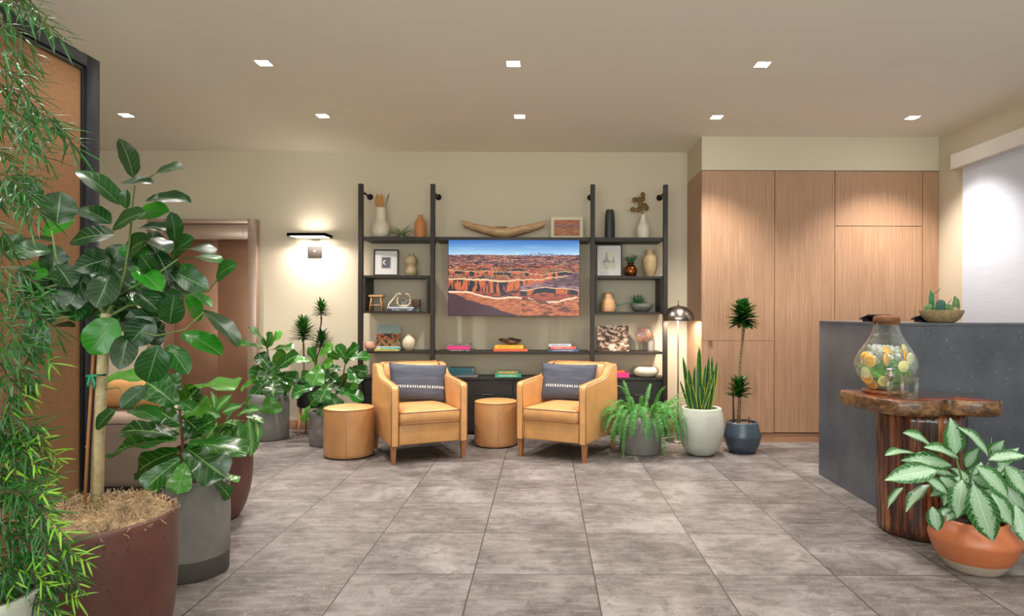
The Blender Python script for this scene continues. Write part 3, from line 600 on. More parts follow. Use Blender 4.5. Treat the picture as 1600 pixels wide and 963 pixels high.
def armchair(loc, rz, label):
    t = thing('armchair', label, 'chair', loc, rz, 'tan leather armchairs')
    # side profile of an arm: (y, z), front at -y
    prof = [(-.400, .165), (-.400, .640), (-.392, .668), (-.372, .682), (-.10, .700), (.06, .712), (.14, .735), (.19, .775), (.24, .812), (.30, .825), (.375, .828), (.400, .80), (.415, .50), (.40, .22), (.36, .175), (.30, .165)]
    for s in (-1, 1):
        x0 = .275 if s > 0 else -.350
        Mx = Matrix.Translation((x0, 0, 0)) @ Matrix(((0, 0, 1, 0), (1, 0, 0, 0), (0, 1, 0, 0), (0, 0, 0, 1)))
        b = MB(); b.prism(prof, 0, .075, M=Mx, bevel=.013, seg=3); arm = b.build('armrest', M['leather'], t, sharp=55)
        for xx in (x0 + .001, x0 + .074):
            b = MB(); b.tube([(xx + (.006 if xx < x0 + .03 else -.006), y * 1.0, z + .001) for y, z in prof[0:12]], .0035, 6); b.build('piping', M['piping'], arm)
    b = MB(); b.span(-.275, .275, -.385, .38, .165, .345, .012, 3); b.build('seat_base', M['leather'], t)
    # back rest: raked block with rounded top
    pb = [(.175, .34), (.235, .80), (.262, .828), (.33, .842), (.395, .835), (.412, .80), (.415, .50), (.40, .22), (.36, .17), (.2, .17)]
    Mx = Matrix.Translation((-.277, 0, 0)) @ Matrix(((0, 0, 1, 0), (1, 0, 0, 0), (0, 1, 0, 0), (0, 0, 0, 1)))
    b = MB(); b.prism(pb, 0, .554, M=Mx, bevel=.01, seg=3); bk = b.build('backrest', M['leather'], t, sharp=55)
    b = MB(); b.tube([(-.272, .240, .81), (-.268, .264, .838), (-.1, .268, .846), (.1, .268, .846), (.268, .264, .838), (.272, .240, .81)], .004, 6); b.build('piping', M['piping'], bk)
    cushion('seat_cushion', .545, .60, .098, .035, .040, M['leather'], t, Matrix.Translation((0, -.118, .402)), M['piping'])
    for sx in (-1, 1):
        for sy, y in ((-1, -.36), (1, .37)):
            b = MB(); x = .318 * sx
            lo, hi = .015, .023; vs0 = [b.bm.verts.new((x + dx * lo, y + sy * (-.0) + dy * lo, 0)) for dx, dy in ((-1, -1), (1, -1), (1, 1), (-1, 1))]; vs1 = [b.bm.verts.new((x + dx * hi, y + dy * hi, .166)) for dx, dy in ((-1, -1), (1, -1), (1, 1), (-1, 1))]
            b.bm.faces.new(list(reversed(vs0))); b.bm.faces.new(vs1)
            for i in range(4): b.bm.faces.new((vs0[i], vs0[(i + 1) % 4], vs1[(i + 1) % 4], vs1[i]))
            b.build('leg', M['legwood'], t, smooth=False)
    return t
CR, CL = ((.235, 6.16, 0), R(-26.1)), ((-1.179, 6.066, 0), R(26.2))
armchair(*CL, 'tan leather armchair on the left, between the two ottomans')
armchair(*CR, 'tan leather armchair on the right, beside the fern planter')
def pillow(base, rz, label, tilt, yaw, roll, lx=0.0, ly=0.06, lz=.47, w_=.56, h_=.365, T=.066):
    t = thing('throw_pillow', label, 'pillow', base, rz, 'slate pillows on the armchairs')
    M4 = Matrix.Translation((lx, ly, lz)) @ Matrix.Rotation(R(yaw), 4, 'Z') @ Matrix.Rotation(R(-tilt), 4, 'X') @ Matrix.Rotation(R(roll), 4, 'Y')
    n = 22; b = MB(); g = {}
    for sgn in (1, -1):
        for i in range(n + 1):
            for j in range(n + 1):
                u, v = -1 + 2 * i / n, -1 + 2 * j / n
                if sgn < 0 and (i in (0, n) or j in (0, n)): g[(sgn, i, j)] = g[(1, i, j)]; continue
                px_ = 1 - .07 * (1 - v * v) * abs(u) ** 3; pz_ = 1 - .07 * (1 - u * u) * abs(v) ** 3
                th = T * ((1 - u ** 4) * (1 - v ** 4)) ** .55 * (1 + .12 * noise.noise(Vector((u * 2, v * 2, sgn))))
                g[(sgn, i, j)] = b.bm.verts.new(M4 @ Vector((u * w_ / 2 * px_, -sgn * th, (v * pz_ + 1) * h_ / 2)))
        for i in range(n):
            for j in range(n):
                vv = [g[(sgn, i, j)], g[(sgn, i + 1, j)], g[(sgn, i + 1, j + 1)], g[(sgn, i, j + 1)]]; uvs = [(i / n, j / n), ((i + 1) / n, j / n), ((i + 1) / n, (j + 1) / n), (i / n, (j + 1) / n)]
                if sgn < 0: vv.reverse(); uvs.reverse()
                f = b.bm.faces.new(vv)
                for l, q in zip(f.loops, uvs): l[b.uv].uv = q if sgn > 0 else (q[0], .95)
    c = b.build('cover', M['pillow'], t, sharp=70)
    loop = [g0 for g0 in []]
    b = MB(); pts = []
    for k_ in range(40):
        s = k_ / 10.0; e = int(s); f = s - e; u, v = [(-1 + 2 * f, -1), (1, -1 + 2 * f), (1 - 2 * f, 1), (-1, 1 - 2 * f)][e]
        px_ = 1 - .07 * (1 - v * v) * abs(u) ** 3; pz_ = 1 - .07 * (1 - u * u) * abs(v) ** 3
        pts.append(M4 @ Vector((u * w_ / 2 * px_, 0, (v * pz_ + 1) * h_ / 2)))
    b.tube(pts, .003, 6, closed=True); b.build('seam', M['pillow'], t)
pillow(*CL, 'dark slate pillow with a white stitched band on the left armchair', 16, -4, 4, lx=.01, ly=.06, lz=.475)
pillow(*CR, 'dark slate pillow with a white stitched band on the right armchair', 16, 14, 1, lx=-.04, ly=.05, lz=.475)

def ottoman(loc, r, h_, label):
    t = thing('ottoman', label, 'ottoman', loc, 0, 'round tan leather ottomans')
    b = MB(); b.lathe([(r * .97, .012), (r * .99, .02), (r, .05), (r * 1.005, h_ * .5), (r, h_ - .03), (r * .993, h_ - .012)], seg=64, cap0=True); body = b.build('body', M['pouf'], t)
    b = MB(); b.tube([(r * .993 * math.cos(a), r * .993 * math.sin(a), h_ - .010) for a in [2 * math.pi * i / 64 for i in range(64)]], .004, 6, closed=True); b.build('piping', M['piping'], body)
    b = MB(); b.tube([(r * 1.003 * math.cos(R(-80)), r * 1.003 * math.sin(R(-80)), z) for z in (.03, h_ * .5, h_ - .02)], .0016, 5); b.build('side_seam', M['piping'], body)
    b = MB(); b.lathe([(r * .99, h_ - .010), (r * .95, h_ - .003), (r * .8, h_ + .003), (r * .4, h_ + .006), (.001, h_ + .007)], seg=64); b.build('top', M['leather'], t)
    b = MB(); b.lathe([(r * .93, 0), (r * .93, .014)], seg=48, cap0=True, cap1=True); b.build('base_ring', M['black'], t)
    return t
ottoman((-1.80, 5.97, 0), .226, .452, 'round tan leather ottoman to the left of the left armchair')
ottoman((-.478, 6.47, 0), .215, .445, 'round tan leather ottoman between the two armchairs')

# ---- sofa end seen behind the ficus trunk, with a bolster
t = thing('upholstered_bench', 'taupe upholstered bench half hidden behind the ficus trunk', 'bench', (-3.45, 5.15, 0))
b = MB(); b.span(-.85, .62, -.42, .42, .02, .56, .07, 5); b.build('seat_block', M['sofa'], t)
b = MB(); b.tube([(-.80, -.415, .50), (.0, -.428, .50), (.55, -.415, .50)], .003, 6); b.tube([(-.80, -.40, .53), (.0, -.41, .53), (.53, -.40, .53)], .002, 6); b.build('stitching', M['black'], t)
t = thing('bolster_pillow', 'rounded tan leather bolster lying on the taupe bench', 'pillow', (-3.42, 5.12, .56))
Mx = Matrix.Translation((0, 0, .13)) @ Matrix.Rotation(R(90), 4, 'Y')
b = MB(); b.lathe([(.001, -.42), (.05, -.415), (.10, -.39), (.125, -.34), (.13, 0), (.128, .34), (.10, .39), (.05, .415), (.001, .42)], M=Mx, seg=40); b.build('cover', M['leather'], t)

# ---- floor lamp
t = thing('floor_lamp', 'brushed nickel dome floor lamp standing by the cabinet side', 'lamp', (1.39, 6.68, 0))
b = MB(); b.lathe([(.001, 0), (.122, 0), (.126, .006), (.122, .014), (.03, .020), (.014, .026), (.001, .027)], seg=48); b.build('base', M['nickel'], t)
b = MB(); b.tube([(0, 0, .02), (0, 0, 1.39)], .0075, 12); b.build('pole', M['nickel'], t)
prof = [(.157, 1.245), (.162, 1.268), (.155, 1.30), (.132, 1.342), (.095, 1.378), (.05, 1.396), (.012, 1.402)]
b = MB(); b.lathe(prof + [(.012, 1.399), (.05, 1.393), (.094, 1.374), (.130, 1.339), (.153, 1.298), (.159, 1.268), (.155, 1.247), (.157, 1.245)], seg=56); sh_ = b.build('lamp_shade', M['nickel'], t)
b = MB(); b.lathe([(.016, 1.400), (.010, 1.408), (.0045, 1.41), (.0045, 1.452), (.001, 1.455)], seg=16, cap0=True); b.build('finial', M['black'], t)
b = MB(); b.sphere((0, .0, 1.31), .03); b.build('bulb', M['sconce_glow'], t)
lamp('bulb_light', 'POINT', (0, 0.045, 1.275), LAMP, (1.0, .80, .62), t, shadow_soft_size=.03)
# ================================================================ THINGS ON THE SHELVES
def vase(name, label, cat, loc, prof, mat, wall=.004, group=None, seg=40, flute=0, M4=None):
    t = thing(name, label, cat, loc, 0, group)
    inner = [(max(.001, r - wall), z) for r, z in reversed(prof)]; inner = [(r, max(z, prof[0][1] + wall)) for r, z in inner]
    b = MB(); b.lathe([(.001, prof[0][1])] + prof + inner + [(.001, prof[0][1] + wall)], seg=seg)
    if flute:
        for v in b.bm.verts:
            a = math.atan2(v.co.y, v.co.x); s = 1 + .035 * math.cos(flute * a); v.co.x *= s; v.co.y *= s
    b.build('body', mat, t, sharp=45); return t
def smooth_prof(pts, n=5):
    out = []; P = [pts[0]] + list(pts) + [pts[-1]]
    for i in range(1, len(P) - 2):
        p0, p1, p2, p3 = P[i - 1], P[i], P[i + 1], P[i + 2]
        for q in range(n):
            t = q / n
            out.append(tuple(.5 * ((2 * p1[k]) + (-p0[k] + p2[k]) * t + (2 * p0[k] - 5 * p1[k] + 4 * p2[k] - p3[k]) * t * t + (-p0[k] + 3 * p1[k] - 3 * p2[k] + p3[k]) * t ** 3) for k in (0, 1)))
    return out + [tuple(pts[-1])]
sp = smooth_prof
YS = 7.11
# top shelf, left bay
t = vase('vase', 'cream bottle vase holding a dried leaf on the top left shelf', 'vase', (-1.80, YS, ZT), sp([(.055, 0), (.085, .03), (.097, .085), (.082, .15), (.056, .20), (.050, .26), (.050, .33), (.053, .338)]), M['cream'])
t = thing('dried_leaf_stem', 'dried tan palm leaf standing in the cream bottle vase', 'dried leaf', (-1.80, YS, ZT))
b = MB()
for s_ in (-1, 1): b.leaf((-.02 * 1, -.0, .335), (s_ * .18, -.05 * s_, 1), (0, -1, .1), .17, .10, [(0, .15), (.2, .8), (.4, 1), (.7, .55), (1, .02)], .15, .3 * s_)
b.build('leaf_blade', M['dryleaf'], t)
b = MB(); b.tube([(-.01, 0, .02), (-.02, 0, .2), (-.02, 0, .36)], .003, 6); b.build('stem', M['dryleaf'], t)
t = thing('dried_twig', 'thin dried seed twig beside the palm leaf in the cream vase', 'twig', (-1.775, YS, ZT))
b = MB(); b.tube([(0, 0, .02), (.025, 0, .33), (.055, 0, .47), (.062, 0, .50)], [.002, .002, .006, .002], 6); b.build('stalk', M['stem'], t)
t = thing('air_plant', 'pale green curly air plant lying on the top left shelf', 'plant', (-1.57, YS - .02, ZT))
b = MB(); random.seed(3)
for i in range(64):
    a = random.uniform(0, 2 * math.pi); el = random.uniform(.1, 1.2); L = random.uniform(.14, .23)
    b.leaf((.01 * math.cos(a), .01 * math.sin(a), .025), (math.cos(a) * math.cos(el), .6 * math.sin(a) * math.cos(el), math.sin(el)), (0, 0, 1), L, .012, [(0, 1), (.5, .8), (1, .05)], random.uniform(.3, 1.7), .5, n=8, m=2)
for v in b.bm.verts: v.co.z = max(v.co.z, .003)
b.build('foliage', M['succ_pale'], t)
b = MB(); b.lathe(sp([(.001, 0), (.03, .002), (.035, .015), (.02, .032), (.001, .036)]), seg=16); b.build('leaf_base', M['succ_pale'], t)
vase('vase', 'orange bottle vase with a narrow neck on the top left shelf', 'vase', (-1.366, YS, ZT), sp([(.055, 0), (.063, .015), (.063, .12), (.062, .165), (.05, .20), (.028, .225), (.024, .245), (.030, .258)]), M['orange'])
# picture frames
def picture(name, label, cat, loc, w_, h_, frame_mat, fw, mat_w, fn, tilt=8, yaw=0, nx=50, ny=50, mat_m=None):
    t = thing(name, label, cat, loc, R(yaw)); Rm = Matrix.Rotation(R(-tilt), 4, 'X')
    b = MB()
    if fw:
        for (x0, x1, z0, z1) in ((-w_ / 2, w_ / 2, 0, fw), (-w_ / 2, w_ / 2, h_ - fw, h_), (-w_ / 2, -w_ / 2 + fw, fw, h_ - fw), (w_ / 2 - fw, w_ / 2, fw, h_ - fw)): b.span(x0, x1, -.012, .012, z0, z1, .001, 1)
    b.span(-w_ / 2 + .001, w_ / 2 - .001, .002, .012, .001, h_ - .001)
    bmesh.ops.transform(b.bm, matrix=Rm, verts=b.bm.verts); b.build('frame' if fw else 'board', frame_mat, t, smooth=False)
    if mat_w:
        b = MB(); b.span(-w_ / 2 + fw, w_ / 2 - fw, -.002, .001, fw, h_ - fw); bmesh.ops.transform(b.bm, matrix=Rm, verts=b.bm.verts); b.build('mat_board', mat_m or M['mat_white'], t, smooth=False)
    iw, ih = w_ - 2 * fw - 2 * mat_w, h_ - 2 * fw - 2 * mat_w
    painted_panel('picture', iw, ih, nx, ny, fn, t, M['print'], Rm @ Vector((0, -.0035, fw + mat_w)), Rm)
    return t
def moon(u, v):
    if u < .10 or u > .90 or v < .08 or v > .92: return (.90, .88, .87)
    x, y = (u - .45) * 1.0, (v - .52) * 1.25
    if u < .2 or u > .8 or v < .16 or v > .84: return (.80, .76, .75)
    a = math.hypot(x, y) < .19; c_ = math.hypot(x - .085, y) < .17
    if a and not c_: return (.86, .87, .88)
    return (.32 + .05 * noise.noise(Vector((u * 9, v * 9, 0))), .33, .38)
picture('framed_print', 'black-framed print of a crescent moon leaning on the second left shelf', 'picture', (-1.735, 7.08, Z2), .27, .295, M['frame'], .016, .045, moon, 6, 7, 70, 76)
vase('vase', 'tan double gourd vase beside the moon print', 'vase', (-1.46, YS, Z2), sp([(.05, 0), (.062, .02), (.068, .055), (.052, .105), (.063, .14), (.066, .165), (.052, .205), (.026, .225), (.024, .24), (.028, .25)]), M['olive'])
# cubby: mini stool, books, beads
t = thing('miniature_stool', 'small pale wooden stool in the left cubby', 'stool', (-1.835, 7.08, Z3))
b = MB(); b.span(-.078, .078, -.05, .05, .155, .178, .004); b.build('seat', M['palewood'], t)
for sx in (-1, 1):
    for sy in (-1, 1): b = MB(); b.tube([(sx * .068, sy * .045, 0), (sx * .05, sy * .033, .158)], .009, 8); b.build('leg', M['palewood'], t)
b = MB(); b.tube([(-.06, -.04, .065), (.06, -.04, .065)], .006, 8); b.tube([(-.06, .04, .065), (.06, .04, .065)], .006, 8); b.build('stretcher', M['palewood'], t)
def book(label, loc, w_, d_, h_, mat, rz=0, spine=None, group=None, seed=1, pages='paper'):
    t = thing('book', label, 'book', loc, R(rz), group); c = .0022
    b = MB(); b.span(-w_ / 2, w_ / 2, -d_ / 2, d_ / 2, h_ - c, h_, .0006, 1); b.span(-w_ / 2, w_ / 2, -d_ / 2, d_ / 2, 0, c, .0006, 1); b.span(-w_ / 2, w_ / 2, -d_ / 2, -d_ / 2 + c, c, h_ - c)
    b.build('cover', mat, t, smooth=False)
    b = MB(); b.span(-w_ / 2 + .004, w_ / 2 - .004, -d_ / 2 + c, d_ / 2 - .004, c, h_ - c); b.build('pages', M[pages], t, smooth=False)
    if spine is not None:
        rnd = random.Random(seed); b = MB(); x = -w_ * .36; z0, z1 = h_ * .32, h_ * .70
        while x < w_ * .34:
            lw = rnd.uniform(.008, .014)
            if rnd.random() < .84: b.span(x, x + lw * .28, -d_ / 2 - .0006, -d_ / 2, z0, z1); b.span(x + lw * .28, x + lw * .75, -d_ / 2 - .0006, -d_ / 2, rnd.choice((z0, (z0 + z1) / 2, z1 - .002)), rnd.choice((z1, z0 + .004 if z0 + .004 > z0 else z1)))
            x += lw
        b.build('spine_lettering', spine, t, smooth=False)
    return t
G = 'books on the shelves'
book('dark navy book lying at the bottom of the stack under the bead garland', (-1.53, 7.07, Z3), .33, .21, .030, M['bk_navy'], -2, M['mat_white'], G, 1)
book('pale silver book lying on the navy book in the left cubby', (-1.55, 7.07, Z3 + .0305), .27, .19, .016, M['bk_silver'], 2, None, G, 2)
t = thing('bead_garland', 'pale wooden bead garland with a white tassel draped over books', 'beads', (-1.53, 7.03, Z3 + .047))
pts = [(-.075, .135), (-.055, .145), (-.065, .115), (-.068, .09), (-.066, .065), (-.062, .040), (-.050, .018), (-.028, .011), (-.006, .011), (.016, .011), (.038, .012), (.058, .022), (.070, .042), (.070, .066), (.068, .09), (.064, .114), (.052, .132), (.034, .140), (-.034, .139)]
for i, (x, z) in enumerate(pts): b = MB(); b.sphere((x, -.0 + .02 * math.sin(i), z), .0115, 14, 8); b.build('bead', M['sand'], t)
b = MB(); b.tube([(-.078, 0, .134), (-.11, -.02, .085), (-.15, -.04, .03), (-.165, -.06, -.03)], [.003, .007, .010, .004], 8); b.build('tassel', M['linen'], t)
t = thing('crystal_cluster', 'grey quartz crystal rock sitting inside the bead garland', 'rock', (-1.53, 7.075, Z3 + .047))
b = MB(); random.seed(5)
for i in range(14):
    M4 = Matrix.Translation((random.uniform(-.035, .035), random.uniform(-.02, .02), 0)) @ Matrix.Rotation(R(random.uniform(-25, 25)), 4, 'Y') @ Matrix.Rotation(R(random.uniform(-20, 20)), 4, 'X')
    h_ = random.uniform(.05, .10); b.lathe([(.013, 0), (.013, h_ * .75), (.001, h_)], seg=6, M=M4, cap0=True)
b.build('crystals', M['concrete'], t, smooth=False)
t = thing('candle_holder', 'small smoky square candle holder at the right end of the cubby books', 'candle holder', (-1.40, 7.08, Z3 + .047))
b = MB(); b.span(-.04, .04, -.03, .03, 0, .085, .004); b.build('body', M['drift'], t)
# fourth shelf left
vase('vase', 'small round blush clay pot at the left end of the fourth shelf', 'vase', (-1.905, 7.06, Z4), sp([(.03, 0), (.052, .025), (.056, .055), (.045, .088), (.032, .10)]), M['blush'])
def canyon_board(u, v):
    n1 = noise.fractal(Vector((u * 6, v * 6, 4)), .8, 2, 5); n2 = noise.noise(Vector((u * 34, v * 34, 2)))
    if v > .68 + .10 * noise.noise(Vector((u * 3, 0, 1))): return (.60, .68, .66)
    if v < .16: return (.80, .76, .72)
    if n1 + .4 * n2 > .16 and v > .4: return (.80, .30, .14)
    return (.28, .14, .10) if n1 + .5 * n2 < -.08 else ((.85, .70, .54) if n2 > .15 else (.72, .50, .30))
picture('photo_board', 'unframed canyon photo board with a pale sky behind the vase and books', 'picture', (-1.725, 7.15, Z4), .265, .275, M['paper'], 0, 0, canyon_board, 7, 0, 70, 70)
book('mustard and grey book at the bottom of the short stack before the canyon board', (-1.70, 7.03, Z4), .26, .13, .020, M['bk_mustard'], 2, M['black'], G, 4)
book('aqua book lying on the mustard book before the canyon board', (-1.665, 7.03, Z4 + .0205), .20, .12, .014, M['bk_aqua'], -3, M['mat_white'], G, 5)
vase('vase', 'round cream vase with ribs on the fourth left shelf', 'vase', (-1.486, YS, Z4), sp([(.042, 0), (.062, .03), (.073, .075), (.068, .11), (.045, .145), (.034, .155), (.034, .172), (.038, .178)]), M['sand'])
# middle top: carved bowl and small red painting
t = thing('carved_boat_bowl', 'long crescent-shaped carved wooden bowl on the shelf above the television', 'bowl', (-.444, 7.08, ZT))
b = MB(); n = 30; rows = []
for i in range(n + 1):
    s = -1 + 2 * i / n; x = .455 * s; zc = .072 + .088 * abs(s) ** 1.5; hw = .080 * (1 - .55 * abs(s) ** 2.0); hh = .080 * (1 - .42 * abs(s) ** 1.6) ; row = []
    if abs(s) < .28: zc -= .004
    for q in range(16):
        a = 2 * math.pi * q / 16; zz = math.sin(a); top = zz > 0
        dep = .55 * hh * (1 - abs(s) ** 2) * max(0, zz) ** 2 if top else 0
        row.append(b.bm.verts.new((x + (.02 * zz * (1 if s > 0 else -1)), hw * math.cos(a), max(.001, zc + hh * (zz * .9) - dep * (1.1 - abs(math.cos(a)))))))
    rows.append(row)
for i in range(n):
    for q in range(16): b.bm.faces.new((rows[i][q], rows[i][(q + 1) % 16], rows[i + 1][(q + 1) % 16], rows[i + 1][q]))
b.bm.faces.new(list(rows[0])); b.bm.faces.new(list(reversed(rows[-1])))
bmesh.ops.recalc_face_normals(b.bm, faces=b.bm.faces)
bo = b.build('bowl_body', M['carved'], t, sharp=60)
b = MB(); b.box((-.03, -.0, .128), (.13, .05, .012), .005); b.build('handle_bridge', M['carved'], t)
def redfield(u, v):
    n_ = noise.fractal(Vector((u * 4, v * 18, 7)), .8, 2, 4)
    c = (.70, .42, .32) if v > .6 else (.68, .44, .30)
    if .5 < v < .72: c = (.60, .40, .38)
    return tuple(max(0, min(1, x + .14 * n_)) for x in c)
picture('framed_painting', 'small rust-red landscape painting in a cream frame above the television', 'picture', (.25, 7.12, ZT), .355, .25, M['linen'], .007, .028, redfield, 5, 0, 60, 40, M['linen'])
# book stacks
book('thin black and white book under the pink book', (-.905, 7.06, Z4), .30, .20, .018, M['bk_black'], -3, M['mat_white'], G, 6)
book('thick magenta pink book in the stack below the left of the television', (-.925, 7.06, Z4 + .0185), .25, .18, .038, M['bk_pink'], 1, None, G, 7)
book('thin grey book with dark lettering on top of the pink book', (-.915, 7.06, Z4 + .057), .235, .17, .020, M['bk_grey'], -4, M['black'], G, 8)
book('burnt orange book under the yellow book', (-.365, 7.07, Z4), .37, .22, .028, M['bk_orange'], 3, None, G, 9)
book('bright yellow book under the driftwood piece', (-.375, 7.07, Z4 + .0285), .31, .20, .036, M['bk_yellow'], -2, M['bk_brown'], G, 10)
t = thing('driftwood_knot', 'dark brown knotted driftwood piece on the yellow book', 'driftwood', (-.372, 7.06, Z4 + .065))
b = MB(); b.tube([(-.115, 0, .062), (-.06, .01, .045), (-.01, -.01, .032), (.05, 0, .026), (.09, .01, .045), (.12, 0, .052)], [.012, .022, .026, .028, .022, .008], 10)
b.tube([(-.09, -.02, .05), (-.02, -.02, .06), (.03, .0, .065), (.08, .01, .05)], [.008, .016, .015, .01], 8)
b.tube([(-.03, .02, .022), (.0, .02, .075), (.03, .02, .03)], [.018, .012, .018], 8)
for v in b.bm.verts: v.co += Vector([.006 * noise.noise(v.co * 30 + Vector((q * 9, 0, 0))) for q in range(3)])
b.build('wood', M['drift'], t)
book('blue photo book at the bottom of the stack on the right of the middle shelf', (.215, 7.06, Z4), .33, .21, .026, M['bk_blue'], -2, M['mat_white'], G, 11)
book('coral red book with white lettering in the right stack', (.205, 7.05, Z4 + .0265), .28, .19, .026, M['bk_red'], 2, M['mat_white'], G, 12)
book('white and blue book on top of the coral red book', (.175, 7.06, Z4 + .053), .245, .18, .026, M['bk_silver'], -1, M['bk_blue'], G, 13)
book('grey magazine book at the bottom of the teal stack on the low cabinet', (-.88, 7.07, CT), .31, .20, .018, M['bk_grey'], -5, None, G, 14)
book('dark teal book in the middle of the stack behind the left armchair', (-.905, 7.07, CT + .0185), .27, .19, .034, M['bk_teal'], 2, None, G, 15)
book('thick teal blue book on top of the stack behind the left armchair', (-.90, 7.07, CT + .053), .265, .18, .045, M['bk_teal'], -2, None, G, 16)
book('green book with white lettering at the bottom of the low cabinet stack', (-.387, 7.03, CT), .28, .19, .036, M['bk_green'], 1, M['mat_white'], G, 17)
book('patterned green and yellow book on top of the green book', (-.39, 7.03, CT + .0365), .225, .17, .030, M['bk_multi'], -3, M['bk_yellow'], G, 18)
book('magenta book on the low cabinet behind the right armchair', (.80, 7.05, CT), .24, .18, .050, M['bk_pink'], 0, None, G, 19)
book('small orange book on top of the magenta book behind the right armchair', (.79, 7.05, CT + .0505), .17, .13, .022, M['bk_orange'], 3, None, G, 20)
# right bay
vase('vase', 'tall fluted dark green-black vase on the top right shelf', 'vase', (.722, YS, ZT), sp([(.052, 0), (.055, .03), (.055, .15), (.050, .26), (.042, .31), (.038, .322)]), M['darkgreen'], flute=9, seg=72)
vase('vase', 'white bottle vase holding dried round leaves on the top right shelf', 'vase', (1.09, YS, ZT), sp([(.060, 0), (.070, .03), (.074, .09), (.066, .14), (.045, .18), (.032, .22), (.026, .258), (.028, .268)]), M['whiteglaze'])
t = thing('dried_eucalyptus', 'branch of round brown-green dried leaves in the white bottle vase', 'dried branch', (1.09, YS, ZT))
b = MB(); Z0 = .26
discs = [(-.005, .49), (-.09, .435), (-.045, .435), (-.03, .375), (.02, .375), (-.115, .325), (-.045, .325), (.035, .345), (-.01, .44)]
b.tube([(0, 0, .02), (-.01, 0, Z0), (-.005, 0, .34), (-.01, 0, .49)], .0025, 6)
for x, z in discs: b.tube([(-.008, 0, max(Z0 + .02, z - .07)), (x, 0, z)], .0018, 5)
b.build('stem', M['stem'], t)
b = MB()
for i, (x, z) in enumerate(discs):
    M4 = Matrix.Translation((x, -.004 + .012 * math.sin(i * 2.1), z)) @ Matrix.Rotation(R(90 + 20 * math.sin(i)), 4, 'X') @ Matrix.Rotation(R(18 * math.cos(i * 1.7)), 4, 'Y')
    b.lathe([(.001, .001), (.02, .002), (.030, .0), (.020, -.0015), (.001, -.001)], seg=20, M=M4)
b.build('leaves', M['euca'], t)
def flowers(u, v):
    c = (.87, .84, .76) if .10 < u < .92 and .12 < v < .90 else (.86, .85, .85)
    for k_, (cx, top, w0) in enumerate([(.36, .86, .09), (.74, .66, .06), (.52, .52, .08), (.24, .60, .05)]):
        if .42 < v < top and abs(u - cx) < w0 * (1.05 - (v - .42) / (top - .42)) + .012 and noise.noise(Vector((u * 40, v * 55, k_))) > -.12: return (.40, .47, .62)
    if .14 < v < .5:
        for k_ in range(7):
            cx = .2 + .09 * k_ + .05 * math.sin(v * 9 + k_)
            if abs(u - cx) < .008: return (.45, .50, .42)
        if noise.noise(Vector((u * 45, v * 50, 3))) > .34: return (.50, .52, .52)
    return c
picture('framed_print', 'black-framed botanical print of blue flowers on the second right shelf', 'picture', (.715, 7.10, Z2), .285, .36, M['frame'], .013, .03, flowers, 5, -3, 60, 76)
vase('planter', 'shiny round copper pot with a green succulent on the second right shelf', 'planter', (.95, YS - .03, Z2), sp([(.045, 0), (.068, .03), (.074, .065), (.062, .105), (.036, .128), (.030, .138), (.052, .150)]), M['copper'])
def sprigs(parent, c, n_, L, spread, mat, r=.006, seed=1, name='foliage'):
    rnd = random.Random(seed); b = MB()
    for i in range(n_):
        a = rnd.uniform(0, 2 * math.pi); e = rnd.uniform(.2, spread); p = Vector(c) + Vector((math.cos(a), math.sin(a), 0)) * rnd.uniform(0, .02); d_ = Vector((math.cos(a) * math.sin(e), math.sin(a) * math.sin(e), math.cos(e)))
        l = L * rnd.uniform(.6, 1); k_ = int(l / .008)
        for q in range(k_):
            s = q / k_; pp = p + d_ * l * s + Vector((0, 0, -.3 * l * s * s * math.sin(e))); aa = q * 2.4
            ld = (d_ * .7 + Vector((math.cos(aa), math.sin(aa), .2)) * .8).normalized()
            b.leaf(pp, ld, Vector((0, 0, 1)), r * 3, r * 1.6, [(0, .4), (.5, 1), (1, .1)], .2, .3, n=3, m=2)
        b.tube([p, p + d_ * l], .0014, 4)
    return b.build(name, mat, parent)
t = thing('potted_succulent', 'bright green sprigs of succulent growing out of the copper pot', 'plant', (.95, YS - .03, Z2)); sprigs(t, (0, 0, .14), 26, .125, .75, M['succ'], .006, 4)
b = MB(); b.lathe([(.001, .13), (.03, .132)], seg=16); b.build('soil', M['soil'], t)
vase('vase', 'tan ginger-jar shaped vase on the second right shelf', 'vase', (1.165, YS, Z2), sp([(.045, 0), (.052, .02), (.072, .07), (.084, .14), (.082, .19), (.062, .235), (.045, .245), (.048, .26), (.048, .29), (.050, .298)]), M['tan'])
vase('vase', 'peach stepped vase with a narrower upper tier in the right cubby', 'vase', (.706, YS, Z3), [(.080, 0), (.084, .006), (.083, .05), (.078, .09), (.068, .125), (.055, .137), (.053, .15), (.050, .19), (.046, .212)], M['peach'])
vase('bowl', 'ribbed grey bowl with a trailing succulent in the right cubby', 'bowl', (1.07, YS - .02, Z3), sp([(.055, 0), (.09, .02), (.115, .055), (.122, .088), (.124, .094)]), M['greybowl'])
t = thing('trailing_succulent', 'green succulent trailing to the left out of the grey bowl', 'plant', (1.07, YS - .02, Z3))
b = MB(); b.lathe([(.001, .08), (.11, .078)], seg=24); b.build('soil', M['soil'], t)
sprigs(t, (-.04, 0, .08), 30, .13, 1.3, M['succ'], .007, 9)
b = MB(); path = [(-.06, -.05, .085), (-.12, -.07, .105), (-.18, -.07, .098), (-.25, -.06, .075), (-.28, -.06, .07)]; b.tube(path, .002, 5)
for q in range(60):
    s = q / 60 * 4; i = min(3, int(s)); p = Vector(path[i]).lerp(Vector(path[i + 1]), s - i); a = q * 2.4; b.leaf(p, (-.4, math.cos(a), math.sin(a)), (0, 0, 1), .016, .008, [(0, .4), (.5, 1), (1, .1)], .2, .2, n=3, m=2)
b.build('trailing_stem', M['succ'], t)
